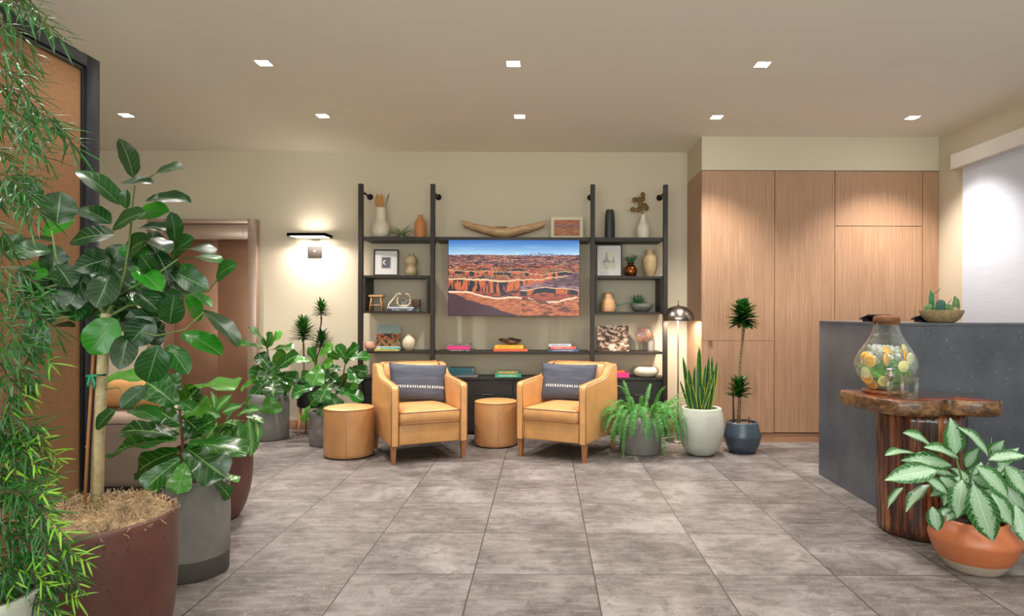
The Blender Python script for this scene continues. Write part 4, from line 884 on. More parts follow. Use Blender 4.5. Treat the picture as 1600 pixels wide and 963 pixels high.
def abstract(u, v):
    n1 = noise.fractal(Vector((u * 5 + v * 2, v * 7, 8)), .7, 2.2, 6); n2 = noise.noise(Vector((u * 30, v * 40, 2)))
    if n1 + .6 * n2 > .14: return (.82 + .12 * n2, .74 + .1 * n2, .68 + .1 * n2)
    if n1 + .3 * n2 < -.14: return (.16, .09, .06)
    return (.50 + .3 * n2, .32 + .2 * n2, .18 + .1 * n2)
picture('photo_board', 'unframed brown and cream rippled abstract board on the fourth right shelf', 'picture', (.765, 7.12, Z4), .345, .28, M['frame'], 0, 0, abstract, 5, 0, 84, 70)
t = thing('agate_slice', 'brown agate slice mounted on a small black stand', 'ornament', (1.09, 7.06, Z4))
rnd = random.Random(4); poly = [(.086 * (1 + .07 * math.sin(i * 1.9) + rnd.uniform(-.03, .03)) * math.cos(2 * math.pi * i / 22), .172 + .086 * (1 + .06 * math.cos(i * 2.3)) * math.sin(2 * math.pi * i / 22)) for i in range(22)]
b = MB(); b.prism(poly, -.006, .006, bevel=.002, M=Matrix.Rotation(R(90), 4, 'X')); k = NT('agate'); vo = k.noise(k.coord('Object'), 14, 5, .6, .6)
k.P(Base_Color=k.ramp(vo, [(.36, S(60, 42, 38)), (.5, S(92, 70, 68)), (.60, S(136, 92, 66)), (.7, S(72, 52, 48))]), Roughness=.25); b.build('slice', k.m, t)
b = MB(); b.tube([(-.03, -.01, .10), (-.018, -.01, .090), (0, -.01, .087), (.018, -.01, .090), (.03, -.01, .10)], .003, 6); b.tube([(0, -.01, .087), (0, -.005, .01)], .003, 6); b.span(-.045, .045, -.03, .03, 0, .008, .001); b.build('stand', M['black'], t)
vase('vase', 'tall white bottle vase behind the agate slice by the right post', 'vase', (1.185, 7.15, Z4), sp([(.040, 0), (.043, .02), (.044, .08), (.036, .14), (.018, .18), (.012, .22), (.012, .268)]), M['whiteglaze'])
t = thing('stone_planter', 'low oval cream stone planter on the low cabinet behind the fern', 'planter', (1.12, 7.08, CT))
b = MB(); b.lathe(sp([(.001, 0), (.08, .002), (.125, .025), (.142, .06), (.130, .095), (.095, .112), (.085, .108), (.06, .10), (.001, .098)]), seg=40); b.build('body', M['cream'], t)

# ================================================================ COUNTER TOP THINGS
TZ = 1.267
def tablet(px, Y, label, w_=.20, rz=0):
    p = at(px, 0, Y); t = thing('tablet', label, 'tablet', (p.x, Y, TZ), R(rz), 'black tablets on the counter')
    Rx = Matrix.Translation((0, 0, .034)) @ Matrix.Rotation(R(-12), 4, 'X')
    b = MB(); b.box((0, 0, 0), (w_, .14, .012), .003, rot=Matrix.Identity(4)); bmesh.ops.transform(b.bm, matrix=Rx, verts=b.bm.verts); b.build('screen_slab', M['black'], t)
    b = MB(); b.prism([(-.06, .0), (.06, .0), (.06, .044), (-.045, .012)], -w_ * .38, w_ * .38, M=Matrix(((0, 0, 1, 0), (1, 0, 0, 0), (0, 1, 0, 0), (0, 0, 0, 1)))); b.build('wedge_stand', M['black'], t)
tablet(1367, 4.75, 'black tablet on a wedge stand behind the drink dispenser', .165)
tablet(1450, 4.62, 'black tablet on a wedge stand half hidden by the cactus bowl', .17)
bx, by = (1471 - VX) * 4.40 / F, 4.40
t = thing('cactus_bowl', 'stippled tan bowl planted with small cacti on the stone counter', 'plant', (bx, by, TZ - .0005))
b = MB(); b.lathe(sp([(.001, 0), (.068, 0), (.098, .018), (.122, .048), (.134, .082), (.130, .083), (.12, .074)]), seg=48); b.build('bowl', M['tanbowl'], t)
b = MB(); b.lathe([(.001, .080), (.06, .078), (.124, .074)], seg=36); b.build('gravel', M['gravel'], t)
def ribbed(c, r, h_, ribs, mat, name='cactus'):
    b = MB(); b.lathe(sp([(r * .7, 0), (r, h_ * .3), (r * .98, h_ * .65), (r * .6, h_ * .92), (.001, h_)], 4), seg=ribs * 4)
    for v in b.bm.verts:
        a = math.atan2(v.co.y, v.co.x); s = 1 + .12 * math.cos(ribs * a); v.co.x *= s; v.co.y *= s
    bmesh.ops.translate(b.bm, vec=c, verts=b.bm.verts); return b.build(name, mat, t)
ribbed((-.035, -.045, .072), .026, .085, 9, M['cactus_blue']); ribbed((.012, -.05, .072), .030, .055, 10, M['cactus']); ribbed((.088, -.02, .07), .020, .10, 7, M['cactus'])
ribbed((-.09, -.01, .07), .028, .055, 8, M['cactus']); ribbed((.105, .02, .07), .012, .115, 6, M['cactus']); ribbed((-.055, .03, .07), .013, .155, 6, M['succ'], 'euphorbia'); ribbed((-.035, .04, .07), .010, .14, 6, M['succ'], 'euphorbia')
b = MB(); b.sphere((.052, -.045, .085), .03, 14, 8, (1.15, .8, .75)); 
for v in b.bm.verts: v.co += Vector((1, 1, 1)) * .006 * noise.noise(v.co * 40)
b.build('rock', M['rock'], t)
b = MB(); b.tube([(.04, .02, .07), (.045, .02, .12), (.03, .02, .15)], .0025, 5); b.tube([(.045, .02, .12), (.07, .02, .145), (.078, .02, .16)], .002, 5); b.tube([(-.03, .03, .2), (.0, .03, .22), (.01, .03, .235)], .002, 5); b.build('twig', M['stem'], t)
sprigs(t, (-.07, -.03, .075), 8, .05, .6, M['succ'], .005, 3, 'succulent')

# ================================================================ TRUNK TABLE
TT = .84
t = thing('side_table', 'live-edge wooden slab table on a charred tree trunk base', 'table', (2.30, 3.935, 0))
out = [(1.875, 4.06), (1.895, 3.86), (1.915, 3.72), (1.965, 3.63), (2.03, 3.585), (2.10, 3.565), (2.17, 3.58), (2.23, 3.62), (2.295, 3.665), (2.34, 3.63), (2.415, 3.585), (2.50, 3.575), (2.56, 3.60), (2.59, 3.675), (2.575, 3.80), (2.53, 3.93), (2.48, 4.03), (2.38, 4.11), (2.27, 4.165), (2.15, 4.195), (2.01, 4.19), (1.91, 4.14)]
def cr(P, n=5):
    o_ = []; N_ = len(P)
    for i in range(N_):
        p0, p1, p2, p3 = P[i - 1], P[i], P[(i + 1) % N_], P[(i + 2) % N_]
        for q in range(n):
            s = q / n; o_.append(tuple(.5 * ((2 * p1[k_]) + (-p0[k_] + p2[k_]) * s + (2 * p0[k_] - 5 * p1[k_] + 4 * p2[k_] - p3[k_]) * s * s + (-p0[k_] + 3 * p1[k_] - 3 * p2[k_] + p3[k_]) * s ** 3) for k_ in (0, 1)))
    return o_
oc = [(x - 2.30, y - 3.935) for x, y in cr(out)]
b = MB(); rings = []
for z, s in ((TT - .088, .955), (TT - .080, .985), (TT - .05, 1.0), (TT - .02, .995), (TT - .006, .99), (TT, .98)):
    rings.append([b.bm.verts.new((x * s * (1 + .010 * noise.noise(Vector((x * 14, y * 14, z * 30)))) , y * s * (1 + .010 * noise.noise(Vector((x * 14, y * 14, z * 30 + 5)))), z)) for x, y in oc])
n = len(oc)
for A, B in zip(rings, rings[1:]):
    for i in range(n): b.bm.faces.new((A[i], A[(i + 1) % n], B[(i + 1) % n], B[i]))
f = b.bm.faces.new(list(reversed(rings[0]))); f = b.bm.faces.new(rings[-1]); f.material_index = 1
b.build('tabletop', [M['bark'], M['slabtop']], t, sharp=50)
b = MB(); pr = []
for i in range(15): z = i / 14 * (TT - .09); pr.append((.236 * (1.0 - .012 * math.sin(i * .9)) * (.965 if i == 0 else 1.0), z + .012 if i == 0 else z))
b.lathe([(.205, 0.004)] + pr, seg=72, cap0=True, cap1=True)
for v in b.bm.verts:
    a = math.atan2(v.co.y, v.co.x); v.co += Vector((math.cos(a), math.sin(a), 0)) * (.006 * math.sin(a * 21 + v.co.z * 1.2) + .010 * noise.noise(Vector((math.cos(a) * 3, math.sin(a) * 3, v.co.z * .9)))); 
b.build('trunk_base', M['trunk'], t)

# ---- drink dispenser
DXc, DYc = 2.105, 3.965
t = thing('serving_board', 'round dark wooden board under the drink dispenser', 'board', (DXc - .01, DYc, TT + .0005))
b = MB(); b.lathe([(.001, 0), (.122, 0), (.128, .005), (.128, .018), (.124, .022), (.001, .022)], seg=48); b.build('board', M['coaster'], t)
BZ = TT + .0235
t = thing('drink_dispenser', 'glass drink dispenser with a wooden collar and metal tap on the slab table', 'dispenser', (DXc, DYc, BZ))
op = sp([(.055, 0.0), (.10, .012), (.150, .06), (.178, .125), (.180, .17), (.158, .225), (.118, .285), (.086, .34), (.070, .39), (.066, .435)], 6)
ip = [(max(.001, r - .004), z + .004) for r, z in reversed(op)]
b = MB(); b.lathe([(.001, 0)] + op + ip + [(.001, .004)], seg=64); b.build('glass_jar', M['glass'], t)
b = MB(); b.lathe([(.062, .395), (.070, .40), (.076, .418), (.074, .445), (.066, .450), (.001, .452)], seg=40, cap0=True)
for v in b.bm.verts: v.co.z += .004 * math.sin(math.atan2(v.co.y, v.co.x) * 2)
b.build('wooden_collar', M['lid'], t)
tr_ = R(-112); dx, dy = math.cos(tr_), math.sin(tr_)
b = MB(); b.tube([(dx * .172, dy * .172, .10), (dx * .225, dy * .225, .10)], [.014, .010], 14); b.tube([(dx * .215, dy * .215, .135), (dx * .215, dy * .215, .072)], [.008, .010], 12); b.tube([(dx * .173, dy * .173, .10), (dx * .181, dy * .181, .10)], .022, 16)
b.tube([(dx * .215 - .026, dy * .215, .140), (dx * .215 + .026, dy * .215, .140)], .006, 10); tp = b.build('tap', M['chrome'], t)
wl = .255
wp = [(max(.001, r - .006), max(z, .006)) for r, z in op if z <= wl] + [(.132, wl)]
w_o = MB(); w_o.lathe([(.001, .006)] + wp + [(.001, wl)], seg=56); w_o = w_o.build('iced_water', M['water']); w_o.location = (DXc, DYc, BZ); tag(w_o, 'clear iced water filling the lower part of the dispenser', 'water', kind='stuff')
rnd = random.Random(8); b = MB()
for i in range(120):
    a = rnd.uniform(0, 6.28); r_ = rnd.uniform(0, .115) ; M4 = Matrix.Rotation(rnd.uniform(0, 3), 4, Vector((rnd.random(), rnd.random(), 1)).normalized()); z = wl - rnd.uniform(-.008, .085)
    b.box((r_ * math.cos(a), r_ * math.sin(a), z), (.026, .024, .02), .004, 1, rot=M4)
ic = b.build('ice', M['ice'], None, smooth=True); ic.location = (DXc, DYc, BZ); tag(ic, 'crushed ice floating at the top of the dispenser water', 'ice', kind='stuff')
def citrus_mat(name, rind, flesh, pith):
    k = NT(name); v = k.coord('Object'); s_ = k.n('ShaderNodeSeparateXYZ', {0: v}); r_ = k.math('SQRT', k.math('ADD', k.math('MULTIPLY', s_.outputs[0], s_.outputs[0]), k.math('MULTIPLY', s_.outputs[1], s_.outputs[1])))
    an = k.math('ARCTAN2', s_.outputs[1], s_.outputs[0]); sg = k.math('ABSOLUTE', k.math('SUBTRACT', k.math('FRACT', k.math('MULTIPLY', an, 10 / 6.2832)), .5))
    c = k.mix(k.ramp(sg, [(.40, 0.0), (.46, 1.0)]), flesh, pith); c = k.mix(k.ramp(r_, [(.0030, 1.0), (.0045, 0.0)]), c, pith)
    rr = k.math('MULTIPLY', r_, 10.0); c = k.mix(k.ramp(rr, [(.262, 0.0), (.275, 1.0)]), c, pith); c = k.mix(k.ramp(rr, [(.300, 0.0), (.308, 1.0)]), c, rind)
    k.P(Base_Color=c, Roughness=.3, Emission_Strength=0.0); return k.m
MO = citrus_mat('orange_flesh', S(246, 150, 20), S(252, 176, 52), S(255, 226, 150)); ML = citrus_mat('lemon_flesh', S(236, 214, 70), S(238, 226, 140), S(252, 246, 214))
def slice_at(px, py, rad, yaw, tilt, mat, name, label, grp, dep=None):
    # a slice pressed against the inside of the glass in front
    zz = at(px, py, DYc - .12).z - BZ; Rj = lerp_list([(z, r) for r, z in op], zz) - .012
    X_ = (px - VX) * (DYc - .10) / F - DXc; X_ = max(-Rj * .95, min(Rj * .95, X_)); Y_ = -math.sqrt(max(0, Rj * Rj - X_ * X_)) * (.95 if dep is None else dep)
    t = thing(name, label, grp[0], (DXc + X_, DYc + Y_, BZ + zz)); an = math.atan2(Y_, X_) + math.pi / 2
    b = MB(); b.lathe([(.001, -.0035), (rad * .96, -.0035), (rad, -.002), (rad, .002), (rad * .96, .0035), (.001, .0035)], seg=32)
    o = b.build('slice', mat, t); sc_ = .0315
    for v in o.data.vertices: v.co.x *= sc_ / rad; v.co.y *= sc_ / rad
    o.scale = (rad / sc_, rad / sc_, 1)
    o.matrix_local = Matrix.Rotation(an + R(yaw), 4, 'Z') @ Matrix.Rotation(R(90 + tilt), 4, 'X') @ Matrix.Diagonal((rad / sc_, rad / sc_, 1, 1)); t['group'] = grp[1]
GO, GL = ('orange slice', 'orange slices in the dispenser'), ('lemon slice', 'lemon slices in the dispenser')
slice_at(1347, 561, .039, 0, 0, MO, 'orange_slice', 'orange slice at the far left side of the dispenser, highest on the left', GO)
slice_at(1362, 565, .039, 0, 0, MO, 'orange_slice', 'round orange slice above the tap, seen face on', GO)
slice_at(1349, 592, .039, 10, 18, MO, 'orange_slice', 'orange slice low on the left of the dispenser below the tap', GO)
slice_at(1390, 548, .036, 10, -58, MO, 'orange_slice', 'orange slice seen almost edge-on at the top centre of the fruit', GO, .6)
slice_at(1382, 562, .039, 66, 0, MO, 'orange_slice', 'orange slice turned edge-on right of the face-on orange slice', GO, .85)
slice_at(1409, 557, .039, 40, 0, MO, 'orange_slice', 'orange slice tucked behind the lemon slice on the right', GO, .9)
slice_at(1370, 602, .039, 5, 35, MO, 'orange_slice', 'orange slice at the very bottom of the dispenser', GO)
slice_at(1417, 560, .034, 0, 0, ML, 'lemon_slice', 'lemon slice on the right side of the dispenser, over an orange slice', GL)
slice_at(1403, 572, .034, 0, 0, ML, 'lemon_slice', 'pale lemon slice in the middle of the dispenser above the glasses', GL)
slice_at(1412, 545, .028, 8, -20, ML, 'lemon_slice', 'pale lemon slice, topmost on the right of the dispenser', GL)
slice_at(1357, 584, .034, 5, 8, ML, 'lemon_slice', 'lemon slice low behind the tap', GL)
slice_at(1380, 596, .034, 15, 20, ML, 'lemon_slice', 'lemon slice low behind the left drinking glass', GL)
M['mint'] = leaf_mat('mint_leaf', S(70, 186, 24), S(156, 230, 60), S(150, 210, 90), .4, 7, .05, .35)
mi = MB(); rnd = random.Random(2)
for i in range(260):
    a = rnd.uniform(0, 6.28); z = rnd.uniform(.03, .175) if math.cos(a) > -.2 else rnd.uniform(.03, .13); Rj = lerp_list([(zz, r) for r, zz in op], z) - .028; r_ = Rj * rnd.uniform(.45, .97); p = Vector((r_ * math.cos(a), r_ * math.sin(a), z))
    mi.leaf(p, (rnd.uniform(-1, 1), rnd.uniform(-1, 1), rnd.uniform(-.6, 1)), (math.cos(a), math.sin(a), .3), .036, .025, [(0, .2), (.35, 1), (.7, .8), (1, .05)], .3, .2, n=4, m=2)
for v in mi.bm.verts:
    rr = math.hypot(v.co.x, v.co.y); z = min(max(v.co.z, .012), .3); lim = lerp_list([(zz, r) for r, zz in op], z) - .007; v.co.z = z
    if rr > lim: v.co.x *= lim / rr; v.co.y *= lim / rr
mi = mi.build('mint_leaves', M['mint']); mi.location = (DXc, DYc, BZ); tag(mi, 'green mint leaves filling the dispenser among the fruit', 'mint', kind='stuff')
def tumbler(x, y, label):
    t = thing('drinking_glass', label, 'glass', (x, y, TT + .0008), 0, 'empty tumblers by the dispenser')
    b = MB(); b.lathe([(.001, 0), (.034, 0), (.040, .006), (.046, .045), (.048, .09), (.046, .125), (.0445, .125), (.0462, .09), (.044, .046), (.036, .022), (.001, .018)], seg=40); b.build('tumbler', M['glass'], t)
tumbler(2.056, 3.775, 'empty clear tumbler on the left, just before the dispenser'); tumbler(2.083, 3.672, 'empty clear tumbler on the right, nearest the slab edge')
# ================================================================ PLANTS
P_OVAL = [(0, .12), (.08, .45), (.2, .78), (.4, .98), (.55, 1), (.75, .86), (.9, .52), (.97, .24), (1, .04)]
P_FIDDLE = [(0, .18), (.1, .42), (.25, .58), (.4, .62), (.6, .88), (.75, 1), (.88, .86), (.96, .5), (1, .1)]
P_AGLAO = [(0, .08), (.1, .5), (.25, .88), (.42, 1), (.6, .9), (.8, .55), (.93, .2), (1, .02)]
P_LANCE = [(0, .5), (.25, .92), (.6, 1), (.85, .6), (1, .03)]
P_LIN = [(0, .4), (.15, 1), (.7, .85), (1, .05)]
CAMP = Vector((0, 0, CAM_H))
def to_local(o, v): return Vector(v) - Vector(o.location)
def spec_leaf(b, org, spec, Y, W0, prof, jit=.05, rnd=random, droop=.35, wave=.4, up=.25, n=9, aspect=.62):
    """a leaf from one picture point to another, its breadth turned so that it shows the seen width"""
    (x0, y0), (x1, y1), wpx = spec[:3]; dy = spec[3] if len(spec) > 3 else 0.0
    Yb = Y + dy + rnd.uniform(-jit, jit) * .5; Yt = Yb + (spec[4] if len(spec) > 4 else rnd.uniform(-jit, jit) - .03)
    p0, p1 = at(x0, y0, Yb), at(x1, y1, Yt); L = (p1 - p0).length; d = (p1 - p0) / L
    vis = wpx * Yb / F; W = max(vis, min(W0, L * aspect)); al = math.acos(min(1, vis / W))
    tc = (CAMP - p0).normalized(); tc = (tc - d * tc.dot(d)).normalized(); sd = d.cross(tc)
    upv = Vector((0, 0, 1)); sgn = 1 if sd.dot(upv) >= 0 else -1
    nrm = tc * math.cos(al) + sd * sgn * math.sin(al)
    nrm = (nrm + upv * up * .3).normalized()
    back = d * math.cos(droop * .5) + nrm * math.sin(droop * .5)
    b.leaf(p0 - org, back, nrm, L * 1.02, W, prof, droop, .18, wave, n=n, m=6)
    return p0
def pot(t, prof, mat, soil_r, soil_z, soil_mat, wall=.014, seg=64, split=None):
    inner = [(max(.001, r - wall), z) for r, z in reversed(prof) if z > soil_z - .03]
    b = MB(); rings = b.lathe([(.001, prof[0][1])] + prof + inner + [(.001, soil_z - .03)], seg=seg)
    if split:
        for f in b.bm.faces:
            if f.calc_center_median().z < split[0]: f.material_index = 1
    b.build('pot', [mat, split[1]] if split else mat, t, sharp=50)
    b = MB(); rnd = random.Random(3); rg = []
    for q in range(9):
        r = soil_r * q / 8; rg.append([b.bm.verts.new((max(.001, r) * math.cos(a), max(.001, r) * math.sin(a), soil_z + .018 * (1 - q / 8) + rnd.uniform(-.006, .006) * (q < 8))) for a in [2 * math.pi * i / 36 for i in range(36)]])
    for A, B in zip(rg, rg[1:]):
        for i in range(36): b.bm.faces.new((A[i], B[i], B[(i + 1) % 36], A[(i + 1) % 36]))
    b.build('soil', soil_mat, t)

# ---- big ficus at the left
FY = 2.32; loc = Vector((-1.60, FY, 0))
t = thing('potted_ficus', 'tall broad-leaved ficus tree with a pale trunk in a large oxblood pot', 'plant', loc)
RH = .60
b = MB(); pr = sp([(.165, 0), (.20, .06), (.232, .18), (.248, .32), (.252, .45), (.250, .575)], 5) + [(.250, .592), (.246, .60), (.236, .60), (.230, .592)]
b.lathe([(.001, 0)] + pr + [(.228, .50), (.001, .50)], seg=80); b.build('pot', M['oxblood'], t, sharp=50)
b = MB(); rnd = random.Random(11); rg = []
for q in range(12):
    r = .232 * q / 11
    rg.append([b.bm.verts.new((max(.001, r) * math.cos(a), max(.001, r) * math.sin(a), .585 + .035 * (1 - (q / 11) ** 2) + .03 * noise.noise(Vector((r * math.cos(a) * 11, r * math.sin(a) * 11, 3))))) for a in [2 * math.pi * i / 48 for i in range(48)]])
for A, B in zip(rg, rg[1:]):
    for i in range(48): b.bm.faces.new((A[i], B[i], B[(i + 1) % 48], A[(i + 1) % 48]))
for i in range(1500):
    a = rnd.uniform(0, 6.283); r = .240 * math.sqrt(rnd.random()); z = .59 + .040 * (1 - (r / .24) ** 2) + .03 * noise.noise(Vector((r * math.cos(a) * 11, r * math.sin(a) * 11, 3)))
    p = Vector((r * math.cos(a), r * math.sin(a), z)); d_ = Vector((rnd.uniform(-1, 1), rnd.uniform(-1, 1), rnd.uniform(-.1, .6))).normalized(); ax = Vector((rnd.uniform(-1, 1), rnd.uniform(-1, 1), rnd.uniform(-1, 1))).normalized(); pts = [p]; w_ = rnd.uniform(.5, 1.3)
    for q in range(6): d_ = (Matrix.Rotation(w_, 3, ax) @ d_).normalized(); p = p + d_ * .008; pts.append(p)
    b.tube(pts, rnd.uniform(.0008, .0016), 3, caps=False)
b.build('dried_moss', M['moss'], t)
L_ = lambda px, py, Y=FY: to_local(t, at(px, py, Y))
b = MB(); b.tube([L_(152, 815), L_(154, 700), L_(159, 600), L_(162, 540), L_(166, 490)], [.0215, .020, .0195, .018, .017], 14); b.build('trunk', M['trunkpale'], t)
b = MB()
b.tube([L_(166, 495), L_(150, 470, 2.30), L_(112, 440, 2.27), L_(88, 405, 2.25), L_(80, 360, 2.25)], [0.0081, 0.0062, 0.0050, 0.0037, 0.0025], 8)
b.tube([L_(112, 440, 2.27), L_(70, 450, 2.30), L_(30, 470, 2.33), L_(10, 480, 2.3)], [0.0037, 0.0031, 0.0025, 0.0019], 8)
b.tube([L_(166, 495), L_(185, 460), L_(195, 425), L_(202, 380), L_(206, 330), L_(210, 290)], [0.0081, 0.0062, 0.0050, 0.0043, 0.0031, 0.0025], 8)
b.tube([L_(185, 462), L_(215, 445, 2.28), L_(250, 425, 2.25), L_(278, 405, 2.24)], [0.0050, 0.0037, 0.0031, 0.0019], 8)
b.tube([L_(166, 497), L_(200, 478, 2.36), L_(240, 472, 2.40), L_(290, 462, 2.38), L_(325, 455, 2.36), L_(340, 436, 2.34)], [0.0062, 0.0050, 0.0037, 0.0031, 0.0025, 0.0019], 8)
b.tube([L_(164, 520), L_(200, 515, 2.28), L_(245, 525, 2.24), L_(290, 515, 2.22), L_(318, 488, 2.22)], [0.0050, 0.0037, 0.0031, 0.0025, 0.0019], 8)
b.tube([L_(155, 610), L_(185, 606, 2.30), L_(205, 632, 2.27), L_(182, 640, 2.27)], [0.0025, 0.0019, 0.0019, 0.0019], 6)
b.build('branches', M['greenstem'], t)
ficus = [((207, 277), (187, 217), 28), ((235, 277), (283, 262), 17), ((186, 320), (120, 264), 34), ((189, 287), (239, 285), 21), ((196, 326), (197, 296), 16), ((228, 313), (297, 314), 20),
 ((215, 336), (263, 330), 28, .03), ((176, 360), (224, 330), 36, -.06), ((272, 378), (268, 332), 26, .02), ((214, 357), (270, 360), 18, -.03), ((178, 367), (108, 378), 34, -.08), ((172, 350), (121, 324), 30), ((88, 349), (94, 300), 50, -.05),
 ((62, 320), (16, 282), 44), ((66, 365), (115, 344), 26, .05), ((80, 393), (8, 397), 27, -.06), ((84, 378), (30, 376), 14), ((172, 405), (117, 422), 38, -.08), ((88, 414), (112, 449), 40, -.1), ((172, 430), (150, 480), 44, -.05),
 ((132, 432), (104, 487), 42, -.02), ((213, 422), (251, 454), 34, -.08), ((241, 430), (220, 399), 28, -.05), ((278, 428), (325, 452), 36, -.05), ((283, 392), (333, 396), 13), ((291, 405), (344, 410), 14), ((303, 389), (333, 383), 11),
 ((338, 435), (368, 413), 24), ((265, 506), (272, 462), 38, -.04), ((312, 502), (294, 461), 27, -.03), ((298, 457), (331, 480), 13), ((316, 486), (373, 541), 26, -.03), ((285, 521), (346, 554), 38, -.06), ((248, 540), (230, 598), 48, -.10),
 ((261, 540), (294, 585), 34, -.06), ((240, 498), (203, 537), 46, -.05), ((252, 498), (196, 495), 26, 0), ((180, 498), (140, 553), 52, -.07), ((201, 523), (187, 577), 38, -.03), ((231, 604), (189, 638), 28, -.05), ((204, 639), (249, 656), 28, -.05),
 ((181, 640), (150, 671), 20, -.06), ((-8, 545), (41, 555), 24, -.1), ((60, 500), (55, 560), 38, -.03), ((45, 486), (88, 476), 22), ((117, 511), (84, 509), 12), ((78, 456), (106, 482), 28), ((50, 431), (76, 428), 22), ((150, 455), (196, 470), 36, .03),
 ((230, 462), (252, 430), 34, .04), ((205, 455), (250, 488), 34, .02), ((210, 392), (240, 425), 30, .03), ((190, 382), (165, 425), 34, .04), ((196, 400), (232, 372), 28, .05), ((120, 440), (90, 425), 30, .04), ((136, 470), (110, 500), 34, .05),
 ((245, 395), (262, 430), 30, .06), ((176, 420), (205, 455), 34, .05), ((60, 420), (25, 440), 28, .05), ((90, 460), (50, 452), 26, .04), ((255, 455), (285, 482), 30, .06), ((225, 500), (250, 540), 34, .05), ((150, 490), (185, 510), 34, .04),
 ((268, 402), (300, 372), 30, .05), ((250, 400), (236, 360), 30, .06), ((228, 372), (262, 395), 24, .03), ((110, 405), (72, 408), 24, .04), ((305, 440), (285, 412), 24, .04), ((200, 440), (160, 452), 34, .05), ((256, 520), (228, 505), 28, .06)]
b = MB(); rnd = random.Random(21); random.seed(21)
for s_ in ficus: spec_leaf(b, loc, (s_[0], s_[1], s_[2] * 1.0) + tuple(s_[3:]), FY, .108, P_OVAL, .05, rnd, droop=.55, wave=.25, up=rnd.choice((.3, 1.0, 2.2)))
for i in range(16):
    cx, cy = rnd.uniform(20, 125), rnd.uniform(400, 500); aa = rnd.uniform(0, 6.28); l = rnd.uniform(42, 56)
    spec_leaf(b, loc, ((cx, cy), (cx + l * math.cos(aa), cy + l * math.sin(aa)), rnd.uniform(22, 38), rnd.uniform(-.02, .16)), FY, .11, P_OVAL, .06, rnd, up=1.0)
for i in range(34):
    a = rnd.uniform(0, 6.28); rr = math.sqrt(rnd.random()); cx, cy = 195 + 85 * rr * math.cos(a), 440 + 62 * rr * math.sin(a); aa = rnd.uniform(-.6, 3.6); l = rnd.uniform(40, 56)
    spec_leaf(b, loc, ((cx, cy), (cx + l * math.cos(aa), cy + l * math.sin(aa)), rnd.uniform(20, 36), rnd.uniform(.06, .22)), FY, .11, P_OVAL, .06, rnd)
b.build('foliage', M['ficus'], t)
b = MB(); b.tube([L_(132, 815, 2.27), L_(138, 690, 2.285), L_(146, 555, 2.295)], .0052, 8); b.tube([L_(137, 700, 2.283), L_(137, 697, 2.284)], .007, 8); b.build('bamboo_stake', M['bamboo'], t)
b = MB(); b.tube([L_(136, 588, 2.275), L_(150, 587, 2.27), L_(164, 586, 2.285), L_(164, 586, 2.34), L_(150, 587, 2.36), L_(136, 588, 2.33)], .005, 6, closed=True); b.tube([L_(141, 588, 2.27), L_(138, 600, 2.268), L_(139, 604, 2.27)], .005, 6); b.tube([L_(144, 588, 2.27), L_(148, 600, 2.265), L_(147, 607, 2.268)], .005, 6); b.build('plant_tie', M['tie'], t)

# ---- podocarpus in the near left corner
PY = 1.72; loc = Vector((-1.52, PY, 0))
t = thing('potted_podocarpus', 'feathery narrow-leaved podocarpus in a pale pot, nearest at the left edge', 'plant', loc)
pot(t, sp([(.125, 0), (.135, .03), (.150, .35), (.155, .55)], 4) + [(.157, .57), (.150, .572)], M['whitepot'], .14, .545, M['soil'])
L_ = lambda px, py, Y=PY: to_local(t, at(px, py, Y))
b = MB(); b.tube([(0, 0, .54), (-.01, .01, 1.0), (.01, 0, 1.5), (0, 0, 1.95), (.02, 0, 2.14)], [.014, .012, .010, .006, .003], 10); b.tube([(0, 0, .54), (.03, -.04, .85), (.02, -.06, 1.3)], [.010, .008, .004], 8); b.build('trunk', M['stem'], t)
br = [((-40, 5), (95, 62), 0), ((-40, 0), (60, 20), 0), ((-20, 40), (62, 95), 0), ((-30, 90), (52, 130), 0), ((-30, 120), (48, 150), 0), ((-20, 140), (75, 195), 0), ((20, 172), (124, 238), 0), ((-30, 200), (80, 258), 0), ((-30, 230), (45, 300), 0), ((-30, 270), (68, 340), 0), ((-30, 310), (50, 352), 0),
      ((-30, 180), (60, 215), 0), ((-40, 340), (25, 400), 0), ((-30, 420), (92, 482), 0), ((-30, 450), (60, 500), 0), ((-30, 480), (90, 520), 0), ((-30, 510), (40, 540), 0), ((-20, 565), (85, 572), 1), ((0, 580), (62, 612), 1), ((-20, 600), (40, 628), 1), ((-30, 655), (70, 690), 1), ((-20, 680), (96, 722), 2), ((-30, 700), (62, 735), 1),
      ((-30, 760), (75, 770), 1), ((-30, 790), (90, 800), 1), ((-20, 770), (100, 835), 2), ((-30, 830), (85, 850), 1), ((-20, 850), (140, 880), 2), ((-30, 870), (110, 905), 1), ((-30, 900), (125, 940), 1), ((-30, 880), (80, 920), 2), ((-30, 930), (100, 965), 1), ((-30, 960), (110, 990), 1), ((-20, 820), (60, 880), 1), ((-30, 740), (45, 800), 1), ((-30, 720), (50, 700), 2)]
b = MB(); bt = MB(); bs = MB(); rnd = random.Random(31); random.seed(31)
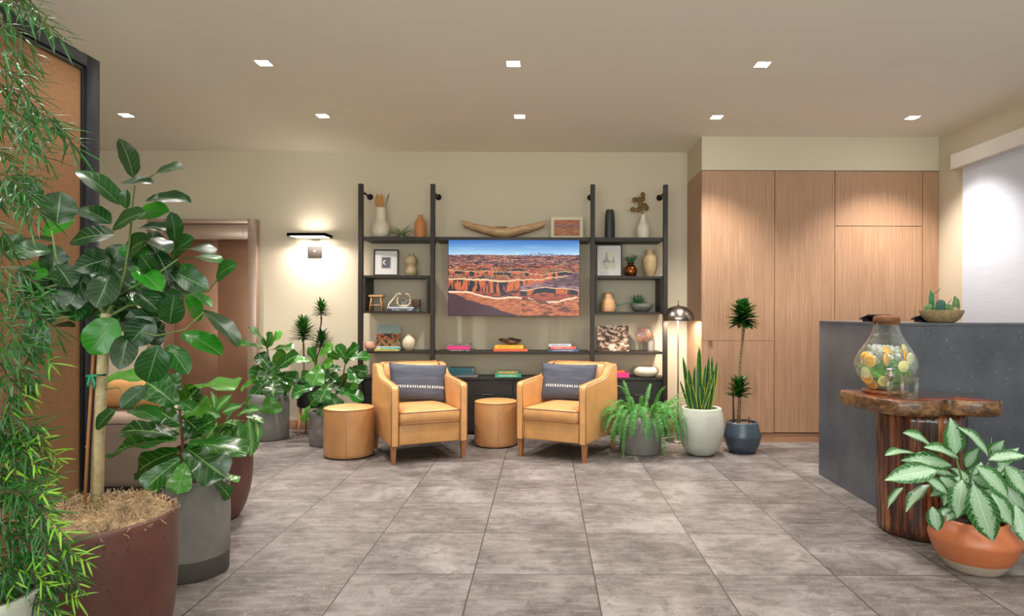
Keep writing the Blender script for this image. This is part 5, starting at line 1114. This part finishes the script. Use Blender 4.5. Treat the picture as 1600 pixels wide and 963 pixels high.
def podo_branch(p0, p1, tipy, mb, mbt, dens=26, Lf=.075, sag=.04):
    n_ = max(10, int((p1 - p0).length * dens * 6)); d0 = (p1 - p0); pts = []
    for q in range(9):
        s = q / 8; pts.append(p0 + d0 * s + Vector((0, 0, sag * math.sin(math.pi * s))))
    bs.tube(pts, [.0024 * (1 - .6 * q / 8) for q in range(9)], 5)
    for q in range(n_):
        s = .12 + .88 * q / n_; p = p0 + d0 * s + Vector((0, 0, sag * math.sin(math.pi * s))); d_ = d0.normalized(); a = q * 2.4 + rnd.uniform(-.4, .4)
        u_ = d_.orthogonal().normalized(); v_ = d_.cross(u_); o_ = u_ * math.cos(a) + v_ * math.sin(a); ld = (d_ * rnd.uniform(.5, 1.1) + o_ * .9 + Vector((0, 0, -.22))).normalized()
        young = tipy and s > .86 - .1 * (tipy - 1)
        (mbt if young else mb).leaf(p, ld, (o_ * -.2 + Vector((0, -.6, .8))), Lf * rnd.uniform(.7, 1.15) * (.7 if young else 1), .0052, P_LIN, rnd.uniform(.1, .7), .25, n=4, m=2)
for (x0, y0), (x1, y1), ty in br:
    Yb = PY + rnd.uniform(-.12, .1); p0, p1 = to_local(t, at(x0, y0, Yb)), to_local(t, at(x1, y1, Yb + rnd.uniform(-.12, .06)))
    podo_branch(p0, p1, ty, b, bt)
    for k_ in range(1 + (ty > 0)):
        s = rnd.uniform(.3, .75); q0 = p0.lerp(p1, s); d_ = (p1 - p0) * rnd.uniform(.25, .4); d_ = Matrix.Rotation(rnd.choice((-1, 1)) * rnd.uniform(.5, .9), 3, 'Y') @ d_; podo_branch(q0, q0 + d_ + Vector((0, rnd.uniform(-.04, .04), -.01)), ty, b, bt, 24, .06, .01)
for i in range(56):
    low = i > 20; z = rnd.uniform(.50, 1.15) if low else rnd.uniform(1.15, 2.1); a = rnd.uniform(0, 6.28); R_ = rnd.uniform(.06, .19) if low else rnd.uniform(.04, .11)
    p0 = Vector((.02 * math.cos(a), .02 * math.sin(a), z)); podo_branch(p0, p0 + Vector((R_ * math.cos(a) - .03, R_ * math.sin(a), rnd.uniform(-.10, .07))), 1 if low else 0, b, bt, 24, .07, .02)
b.build('foliage', M['podo'], t); bt.build('young_foliage', M['podotip'], t); bs.build('branches', M['stem'], t)

# ---- fiddle leaf in the grey pot behind the ficus
loc = Vector((-1.80, 3.30, 0)); t = thing('potted_fiddle_leaf_fig', 'glossy fiddle leaf fig in a tall grey concrete pot, just behind the oxblood ficus pot', 'plant', loc, 0, 'fiddle leaf figs')
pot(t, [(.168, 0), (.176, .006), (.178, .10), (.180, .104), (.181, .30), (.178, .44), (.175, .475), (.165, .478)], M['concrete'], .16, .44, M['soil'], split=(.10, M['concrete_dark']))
L_ = lambda px, py, Y=3.3: to_local(t, at(px, py, Y))
b = MB(); b.tube([(.01, 0, .43), L_(284, 740, 3.3), L_(286, 690, 3.3), L_(281, 640, 3.3), L_(276, 612, 3.3)], [.010, .009, .008, .006, .004], 8); b.build('stem', M['stem'], t)
fl = [((275, 633), (231, 597), 56), ((291, 660), (323, 621), 36), ((278, 684), (190, 672), 36), ((275, 690), (175, 706), 32, -.1), ((289, 688), (338, 655), 24), ((294, 695), (386, 708), 36, -.1), ((292, 700), (352, 746), 60, -.12), ((280, 705), (212, 738), 38, -.06),
 ((282, 718), (226, 766), 38, -.12), ((292, 722), (277, 772), 38, -.14), ((297, 608), (367, 605), 17), ((262, 598), (168, 591), 22), ((334, 750), (361, 778), 24, -.1), ((345, 745), (374, 752), 12), ((284, 665), (245, 640), 40, .05), ((285, 650), (318, 680), 40, .06), ((284, 640), (310, 606), 34, .05), ((278, 620), (262, 585), 34, .05), ((284, 720), (310, 770), 40, .03), ((290, 715), (255, 735), 40, .1), ((280, 628), (300, 640), 24, -.02)]
b = MB(); rnd = random.Random(5); random.seed(5)
for s_ in fl: spec_leaf(b, loc, s_, 3.3, .22, P_FIDDLE, .08, rnd, droop=.55, wave=.6, aspect=.66, up=rnd.choice((.2, .8, 1.6)))
b.build('foliage', M['fiddle'], t)

# ---- variegated plant in the rear oxblood pot
loc = Vector((-2.13, 4.15, 0)); t = thing('potted_dieffenbachia', 'light-veined green dieffenbachia in the rear oxblood pot', 'plant', loc)
pot(t, sp([(.150, 0), (.185, .05), (.222, .16), (.240, .30), (.238, .44)], 4) + [(.236, .46), (.226, .462)], M['oxblood'], .22, .43, M['soil'])
L_ = lambda px, py, Y=4.15: to_local(t, at(px, py, Y))
dl = [((389, 655), (393, 714), 30, -.12), ((372, 648), (406, 640), 15), ((348, 645), (378, 634), 16), ((338, 642), (362, 617), 16), ((335, 640), (331, 612), 10), ((372, 662), (352, 690), 20), ((345, 652), (312, 640), 18), ((338, 665), (320, 690), 22), ((385, 650), (414, 662), 9), ((388, 644), (393, 620), 7), ((350, 670), (345, 700), 24), ((330, 655), (305, 665), 22), ((326, 640), (300, 622), 18), ((365, 655), (375, 690), 20), ((398, 652), (403, 690), 10)]
b = MB(); rnd = random.Random(6); random.seed(6)
for s_ in dl: spec_leaf(b, loc, s_, 4.13, .13, P_AGLAO, .1, rnd, droop=.5, wave=.4)
for i in range(16):
    a = rnd.uniform(0, 6.28); e = rnd.uniform(.3, 1.1); b.leaf((.08 * math.cos(a), .08 * math.sin(a), .56 + rnd.uniform(-.04, .12)), (math.cos(a) * math.sin(e), math.sin(a) * math.sin(e), math.cos(e)), (0, 0, 1), rnd.uniform(.18, .26), .09, P_AGLAO, rnd.uniform(.6, 1.3), .2, .3, n=8, m=4)
b.build('foliage', M['dieff'], t)
b = MB()
for i in range(7):
    a = i * .9; b.tube([(.03 * math.cos(a), .03 * math.sin(a), .43), (.09 * math.cos(a), .09 * math.sin(a), .60)], [.008, .005], 6)
b.build('stems', M['greenstem'], t)

# ---- fiddle leaf by the elevator
loc = Vector((-2.878, 6.76, 0)); t = thing('potted_fiddle_leaf_fig', 'fiddle leaf fig in a grey pot standing right of the elevator door', 'plant', loc, 0, 'fiddle leaf figs')
pot(t, [(.186, 0), (.198, .008), (.200, .20), (.200, .40), (.195, .475), (.184, .478)], M['concrete'], .18, .44, M['soil'])
L_ = lambda px, py, Y=6.76: to_local(t, at(px, py, Y))
b = MB(); b.tube([(.0, 0, .43), L_(425, 600, 6.76), L_(421, 570, 6.76), L_(418, 545, 6.76)], [.014, .012, .010, .008], 8); b.build('stem', M['stem'], t)
fl = [((417, 546), (389, 511), 9), ((414, 546), (371, 538), 9), ((418, 546), (441, 520), 11), ((421, 548), (458, 544), 11), ((424, 580), (404, 552), 24), ((430, 580), (466, 554), 24, -.05), ((430, 588), (467, 594), 26, -.1), ((427, 588), (401, 588), 20, -.1), ((427, 594), (427, 620), 34, -.15), ((418, 586), (390, 578), 20), ((418, 595), (394, 621), 20, -.05),
      ((432, 595), (452, 612), 20), ((424, 615), (424, 648), 34, -.2), ((406, 591), (377, 611), 9), ((425, 575), (445, 550), 20, .1), ((415, 575), (398, 600), 24, .1), ((430, 600), (440, 630), 24, .05), ((422, 565), (432, 595), 24, .05), ((418, 548), (425, 520), 10, .05), ((410, 605), (400, 635), 22, .02)]
b = MB(); rnd = random.Random(8); random.seed(8)
for s_ in fl: spec_leaf(b, loc, s_, 6.70, .2, P_FIDDLE, .10, rnd, droop=.5, wave=.6, aspect=.7, up=rnd.choice((.2, .8, 1.6)))
b.build('foliage', M['fiddle'], t)

# ---- fiddle leaf behind the left ottoman
loc = Vector((-2.17, 6.46, 0)); t = thing('potted_fiddle_leaf_fig', 'bushy fiddle leaf fig in a low grey pot behind the left ottoman', 'plant', loc, 0, 'fiddle leaf figs')
pot(t, [(.156, 0), (.168, .008), (.172, .16), (.170, .31), (.165, .335), (.154, .338)], M['concrete'], .15, .30, M['soil'])
L_ = lambda px, py, Y=6.46: to_local(t, at(px, py, Y))
b = MB(); b.tube([(.0, 0, .29), L_(505, 620, 6.46), L_(498, 590, 6.45), L_(493, 565, 6.44)], [.011, .010, .008, .006], 8); b.tube([(.0, 0, .29), L_(520, 625, 6.46), L_(534, 600, 6.44), L_(540, 568, 6.42)], [.011, .010, .008, .006], 8); b.build('stem', M['stem'], t)
fl = [((494, 568), (482, 543), 16), ((503, 570), (488, 602), 32, -.08), ((486, 566), (461, 562), 15), ((492, 604), (455, 618), 24, -.1), ((514, 601), (499, 629), 30, -.15), ((508, 632), (502, 651), 20, -.2), ((543, 568), (526, 540), 18), ((538, 563), (580, 558), 20), ((549, 576), (575, 582), 22), ((543, 584), (529, 604), 20), ((534, 577), (510, 576), 15), ((529, 610), (568, 626), 22, -.1), ((485, 633), (476, 661), 11),
      ((531, 543), (542, 566), 12), ((500, 556), (520, 540), 18), ((505, 580), (525, 596), 22, .05), ((520, 600), (545, 612), 26, .05), ((512, 610), (485, 630), 26, .02), ((540, 560), (560, 541), 18, .03), ((530, 560), (512, 552), 16, .05), ((515, 615), (530, 640), 26, -.1), ((540, 600), (556, 612), 20, .05), ((498, 585), (470, 590), 22, .05), ((505, 570), (520, 566), 20, -.05), ((545, 575), (560, 600), 24, .03)]
b = MB(); rnd = random.Random(9); random.seed(9)
for s_ in fl: spec_leaf(b, loc, s_, 6.42, .19, P_FIDDLE, .10, rnd, droop=.5, wave=.6, aspect=.7, up=rnd.choice((.2, .8, 1.6)))
b.build('foliage', M['fiddle'], t)

# ---- dracaenas
def rosette(b, c, n_, L, W, e0=.15, e1=1.75, rnd=random, stiff=.25, sq=1.0):
    for i in range(n_):
        s = i / n_; a = i * 2.399 + rnd.uniform(-.2, .2); e = e0 + (e1 - e0) * s ** .8; d_ = Vector((math.cos(a) * math.sin(e), math.sin(a) * math.sin(e), math.cos(e)))
        b.leaf(Vector(c) + Vector((0, 0, (.5 - s) * L * .7)), d_, Vector((0, 0, 1)) if e > .3 else Vector((math.cos(a), math.sin(a), .2)) * -1, L * rnd.uniform(.8, 1.1) * (1 - .1 * s), W, P_LANCE, stiff * rnd.uniform(.4, 1.5), .35, n=6, m=2)
loc = Vector((-2.507, 7.0, 0)); t = thing('potted_dracaena', 'three-headed dracaena in a black pot on pale wooden legs', 'plant', loc, 0, 'dracaenas')
b = MB(); b.lathe([(.001, .30), (.15, .30), (.162, .315), (.165, .58), (.160, .588), (.150, .588), (.148, .55), (.001, .55)], seg=56); b.build('pot', M['blackpot'], t)
b = MB(); b.lathe([(.001, .565), (.148, .556)], seg=30); b.build('soil', M['bark_mulch'], t)
for a in (225, 315, 45, 135): b = MB(); c_, s_ = math.cos(R(a)), math.sin(R(a)); b.tube([(c_ * .135, s_ * .135, .335 - .04), (c_ * .165, s_ * .165, 0)], [.017, .011], 10); b.build('leg', M['palewood'], t)
L_ = lambda px, py, Y=7.0: to_local(t, at(px, py, Y))
b = MB(); b.tube([(-.095, 0, .55), L_(475, 560), L_(474, 532)], .009, 8); b.tube([(.02, 0, .55), L_(494, 545), L_(499, 520), L_(502, 505), L_(502, 495)], [.012, .010, .009, .009, .010], 8); b.tube([(.02, .02, .58), L_(495, 560), L_(502, 540)], .009, 8); b.build('canes', M['cane'], t)
b = MB(); rnd = random.Random(12); random.seed(12); rosette(b, L_(474, 522), 80, .17, .036, .1, 1.65, rnd); rosette(b, L_(502, 487), 64, .125, .028, .2, 1.6, rnd); rosette(b, L_(503, 536), 64, .135, .028, .2, 1.7, rnd); b.build('foliage', M['drac'], t)

loc = Vector((1.90, 6.17, 0)); t = thing('potted_dracaena', 'two-tiered dracaena on a tall cane in a faceted slate blue pot', 'plant', loc, 0, 'dracaenas')
pot(t, [(.112, 0), (.122, .006), (.152, .07), (.176, .148), (.177, .160), (.160, .22), (.147, .275), (.145, .288), (.136, .290)], M['bluepot'], .135, .262, M['bark_mulch'])
L_ = lambda px, py, Y=6.17: to_local(t, at(px, py, Y))
b = MB(); b.tube([L_(1154, 665), L_(1156, 630), L_(1155, 590), L_(1158, 550), L_(1162, 512), L_(1161, 495)], [.017, .015, .013, .012, .014, .014], 10); b.build('cane', M['cane'], t)
b = MB(); b.tube([L_(1147, 662), L_(1146, 620), L_(1143, 587)], [.009, .008, .007], 8); b.tube([L_(1170, 664), L_(1171, 652)], .010, 8); b.build('bare_cane', M['stem'], t)
b = MB(); rnd = random.Random(13); random.seed(13)
rosette(b, L_(1161, 498), 96, .165, .066, .05, 1.62, rnd, .45); rosette(b, L_(1155, 614), 46, .15, .06, .1, 1.25, rnd, .4)
b.leaf(L_(1150, 622), L_(1131, 611) - L_(1150, 622), (0, -.3, 1), .12, .03, P_LANCE, .2, .2); b.build('foliage', M['drac'], t)

# ---- snake plant
loc = Vector((1.476, 6.05, 0)); t = thing('potted_snake_plant', 'upright yellow-edged snake plant in a large rounded pale stoneware pot', 'plant', loc)
pot(t, sp([(.085, 0), (.125, .018), (.175, .09), (.204, .19), (.211, .27), (.203, .36), (.188, .42)], 5) + [(.186, .437), (.181, .442), (.172, .442), (.166, .434)], M['whitepot'], .166, .405, M['gravel'], wall=.02)
L_ = lambda px, py, Y=6.05: to_local(t, at(px, py, Y))
b = MB(); rnd = random.Random(14); random.seed(14)
for (x0, x1, y1, w_, dy) in [(1093, 1093, 541, 9, -.06), (1085, 1076, 576, 8, -.05), (1080, 1067, 557, 7, .02), (1081, 1071, 592, 7, -.08), (1087, 1086, 573, 7, .04), (1098, 1103, 570, 7, .05), (1104, 1108, 556, 8, .03), (1106, 1113, 556, 7, .06), (1110, 1121, 563, 7, -.02), (1108, 1115, 577, 8, -.07), (1100, 1097, 600, 8, -.09), (1103, 1110, 590, 6, -.1), (1096, 1118, 578, 5, -.11), (1089, 1079, 600, 7, -.09), (1078, 1062, 594, 4, .06), (1099, 1101, 585, 7, .09), (1090, 1083, 590, 7, .09)]:
    p0 = L_(x0, 648, 6.05 + dy); p1 = L_(x1, y1, 6.05 + dy * 1.3); p0.z = .40; d_ = p1 - p0
    b.leaf(p0, d_, Vector((rnd.uniform(-.4, .4), -1, 0)), d_.length, w_ * 1.25 * 6.05 / F, [(0, .55), (.3, .95), (.6, 1), (.85, .7), (1, .03)], 0.0, .35, 0, n=14, m=4, twist=rnd.uniform(-.9, .9))
b.build('foliage', M['snake'], t)

# ---- fern
loc = Vector((.925, 6.16, 0)); t = thing('potted_fern', 'arching boston fern spilling over a grey concrete cylinder pot', 'plant', loc)
pot(t, [(.188, 0), (.195, .008), (.196, .20), (.194, .345), (.184, .350)], M['concrete'], .18, .32, M['soil'])
b = MB(); bs = MB(); rnd = random.Random(15); random.seed(15)
def frond(p0, az, el, L, grav, wl=.030):
    d_ = Vector((math.cos(az) * math.cos(el), math.sin(az) * math.cos(el), math.sin(el))); p = Vector(p0); pts = [p.copy()]; n_ = 30
    for q in range(n_):
        s = q / n_; d_ = (d_ + Vector((0, 0, -grav * (.4 + s)))).normalized(); p = p + d_ * (L / n_)
        dx_, dy_ = p.x, p.y; r_ = math.hypot(dx_, dy_)
        if p.z < .36 and r_ < .215: p.x *= .215 / max(r_, .01); p.y *= .215 / max(r_, .01)
        if p.z < .03: break
        q_ = Vector((p.x + loc.x - CR[0][0], p.y + loc.y - CR[0][1], 0)); q_.rotate(Matrix.Rotation(-CR[1], 3, 'Z'))
        if abs(q_.x) < .37 and abs(q_.y) < .44 and p.z < .86: break
        if math.hypot(p.x + loc.x - 1.476, p.y + loc.y - 6.05) < .235 and p.z < .47: break
        pts.append(p.copy()); sd = d_.cross(Vector((0, 0, 1))); sd = sd.normalized() if sd.length > .08 else Vector((math.sin(az), -math.cos(az), 0)); nn = sd.cross(d_).normalized()
        w_ = wl * (.35 + 1.2 * s) if s < .35 else wl * (1.05 - .55 * (s - .35)) * (1 if s < .9 else .6)
        for sg in (-1, 1): b.leaf(p, sd * sg + d_ * .35, nn, w_, L / n_ * .55, [(0, .8), (.4, 1), (.8, .7), (1, .1)], .35 + .5 * rnd.random(), .1, n=3, m=2)
    if len(pts) > 2: bs.tube(pts, [.0016] * len(pts), 4, caps=False)
for i in range(120):
    az = rnd.uniform(0, 6.28); el = rnd.uniform(.5, 1.4); L = rnd.uniform(.26, .46) * (.85 if math.cos(az) > .5 else 1)
    if math.sin(az) > .3: L *= .8
    if math.cos(az) < -.2 and math.sin(az) > -.3: L *= .72
    frond((.05 * math.cos(az), .05 * math.sin(az), .33), az, el, L, rnd.uniform(.08, .17))
for i in range(20):
    az = rnd.uniform(-2.9, -.3); frond((.10 * math.cos(az), .10 * math.sin(az), .34), az, rnd.uniform(.7, 1.3), rnd.uniform(.38, .60), rnd.uniform(.16, .26))
for az, el, L in ((2.8, 1.05, .42), (2.5, 1.3, .40), (.2, .75, .36), (-.1, .9, .34), (1.2, 1.2, .4), (-2.2, 1.2, .5), (-1.2, 1.3, .42), (-1.7, 1.15, .42), (-.8, 1.1, .36), (1.9, 1.35, .36), (-2.9, .9, .42)): frond((0, 0, .33), az, el, L, .06, .032)
b.build('foliage', M['fern'], t); bs.build('frond_stems', M['greenstem'], t)

# ---- aglaonema in the terracotta pot at the right
loc = Vector((2.25, 3.37, 0)); t = thing('potted_aglaonema', 'silver-leaved aglaonema in a wide terracotta pot with a pale base', 'plant', loc)
pr = sp([(.118, 0), (.135, .012), (.180, .075), (.208, .145), (.211, .175), (.196, .215), (.170, .250)], 5) + [(.166, .258), (.160, .262), (.150, .258)]
pot(t, pr, M['terra'], .15, .225, M['soil'], split=(.068, M['terra_base']))
L_ = lambda px, py, Y=3.37: to_local(t, at(px, py, Y))
al = [((1494, 710), (1486, 654), 32, -.02), ((1545, 714), (1500, 667), 16, -.05), ((1487, 728), (1409, 719), 28, -.05), ((1463, 735), (1384, 750), 35, -.12), ((1499, 717), (1446, 698), 16, -.02), ((1430, 709), (1384, 711), 11, 0), ((1456, 697), (1412, 676), 15, .05), ((1505, 750), (1496, 810), 36, -.18), ((1522, 757), (1552, 847), 46, -.22),
 ((1527, 729), (1577, 779), 30, -.12), ((1551, 771), (1582, 822), 32, -.15), ((1545, 719), (1606, 712), 22, -.08), ((1571, 727), (1606, 776), 27, -.05), ((1448, 748), (1483, 773), 20, -.1), ((1453, 758), (1416, 799), 18, -.05), ((1458, 792), (1466, 831), 26, -.15), ((1547, 713), (1569, 689), 22, .03), ((1412, 762), (1387, 795), 11, -.02), ((1488, 795), (1464, 811), 14, -.1), ((1588, 790), (1604, 850), 32, -.08),
 ((1500, 745), (1475, 790), 28, -.02), ((1520, 745), (1555, 760), 28, 0), ((1510, 730), (1530, 700), 22, .05), ((1490, 755), (1455, 775), 28, .05), ((1540, 760), (1570, 800), 30, .03), ((1510, 765), (1520, 810), 32, .02), ((1560, 750), (1600, 790), 30, .05), ((1480, 740), (1440, 730), 24, .08), ((1560, 730), (1592, 700), 22, .1), ((1500, 780), (1480, 815), 28, -.05), ((1575, 760), (1605, 815), 34, .0), ((1470, 745), (1500, 770), 24, -.04), ((1530, 790), (1545, 825), 26, -.04)]
b = MB(); rnd = random.Random(16); random.seed(16)
for s_ in al: spec_leaf(b, loc, s_, 3.30, .115, P_AGLAO, .05, rnd, droop=.5, wave=.3, aspect=.55)
for i in range(16):
    a = rnd.uniform(-.5, 2.6); e = rnd.uniform(.4, 1.2); b.leaf((.06 * math.cos(a), .06 * math.sin(a), .34 + rnd.uniform(0, .12)), (math.cos(a) * math.sin(e), math.sin(a) * math.sin(e), math.cos(e)), (0, 0, 1), rnd.uniform(.18, .25), .085, P_AGLAO, rnd.uniform(.5, 1.2), .2, .3, n=8, m=4)
b.build('foliage', M['aglao'], t)
b = MB()
for x, y in ((1494, 712), (1500, 752), (1530, 735), (1545, 722), (1520, 760), (1470, 740), (1550, 772)): b.tube([L_(1520, 822, 3.37), L_((x + 1520) / 2, (y + 815) / 2, 3.36), L_(x, y, 3.32)], [.007, .006, .004], 6)
b.tube([L_(1549, 722, 3.3), L_(1549, 695, 3.3), L_(1550, 683, 3.3)], [.003, .003, .001], 6); b.build('stems', M['greenstem'], t)
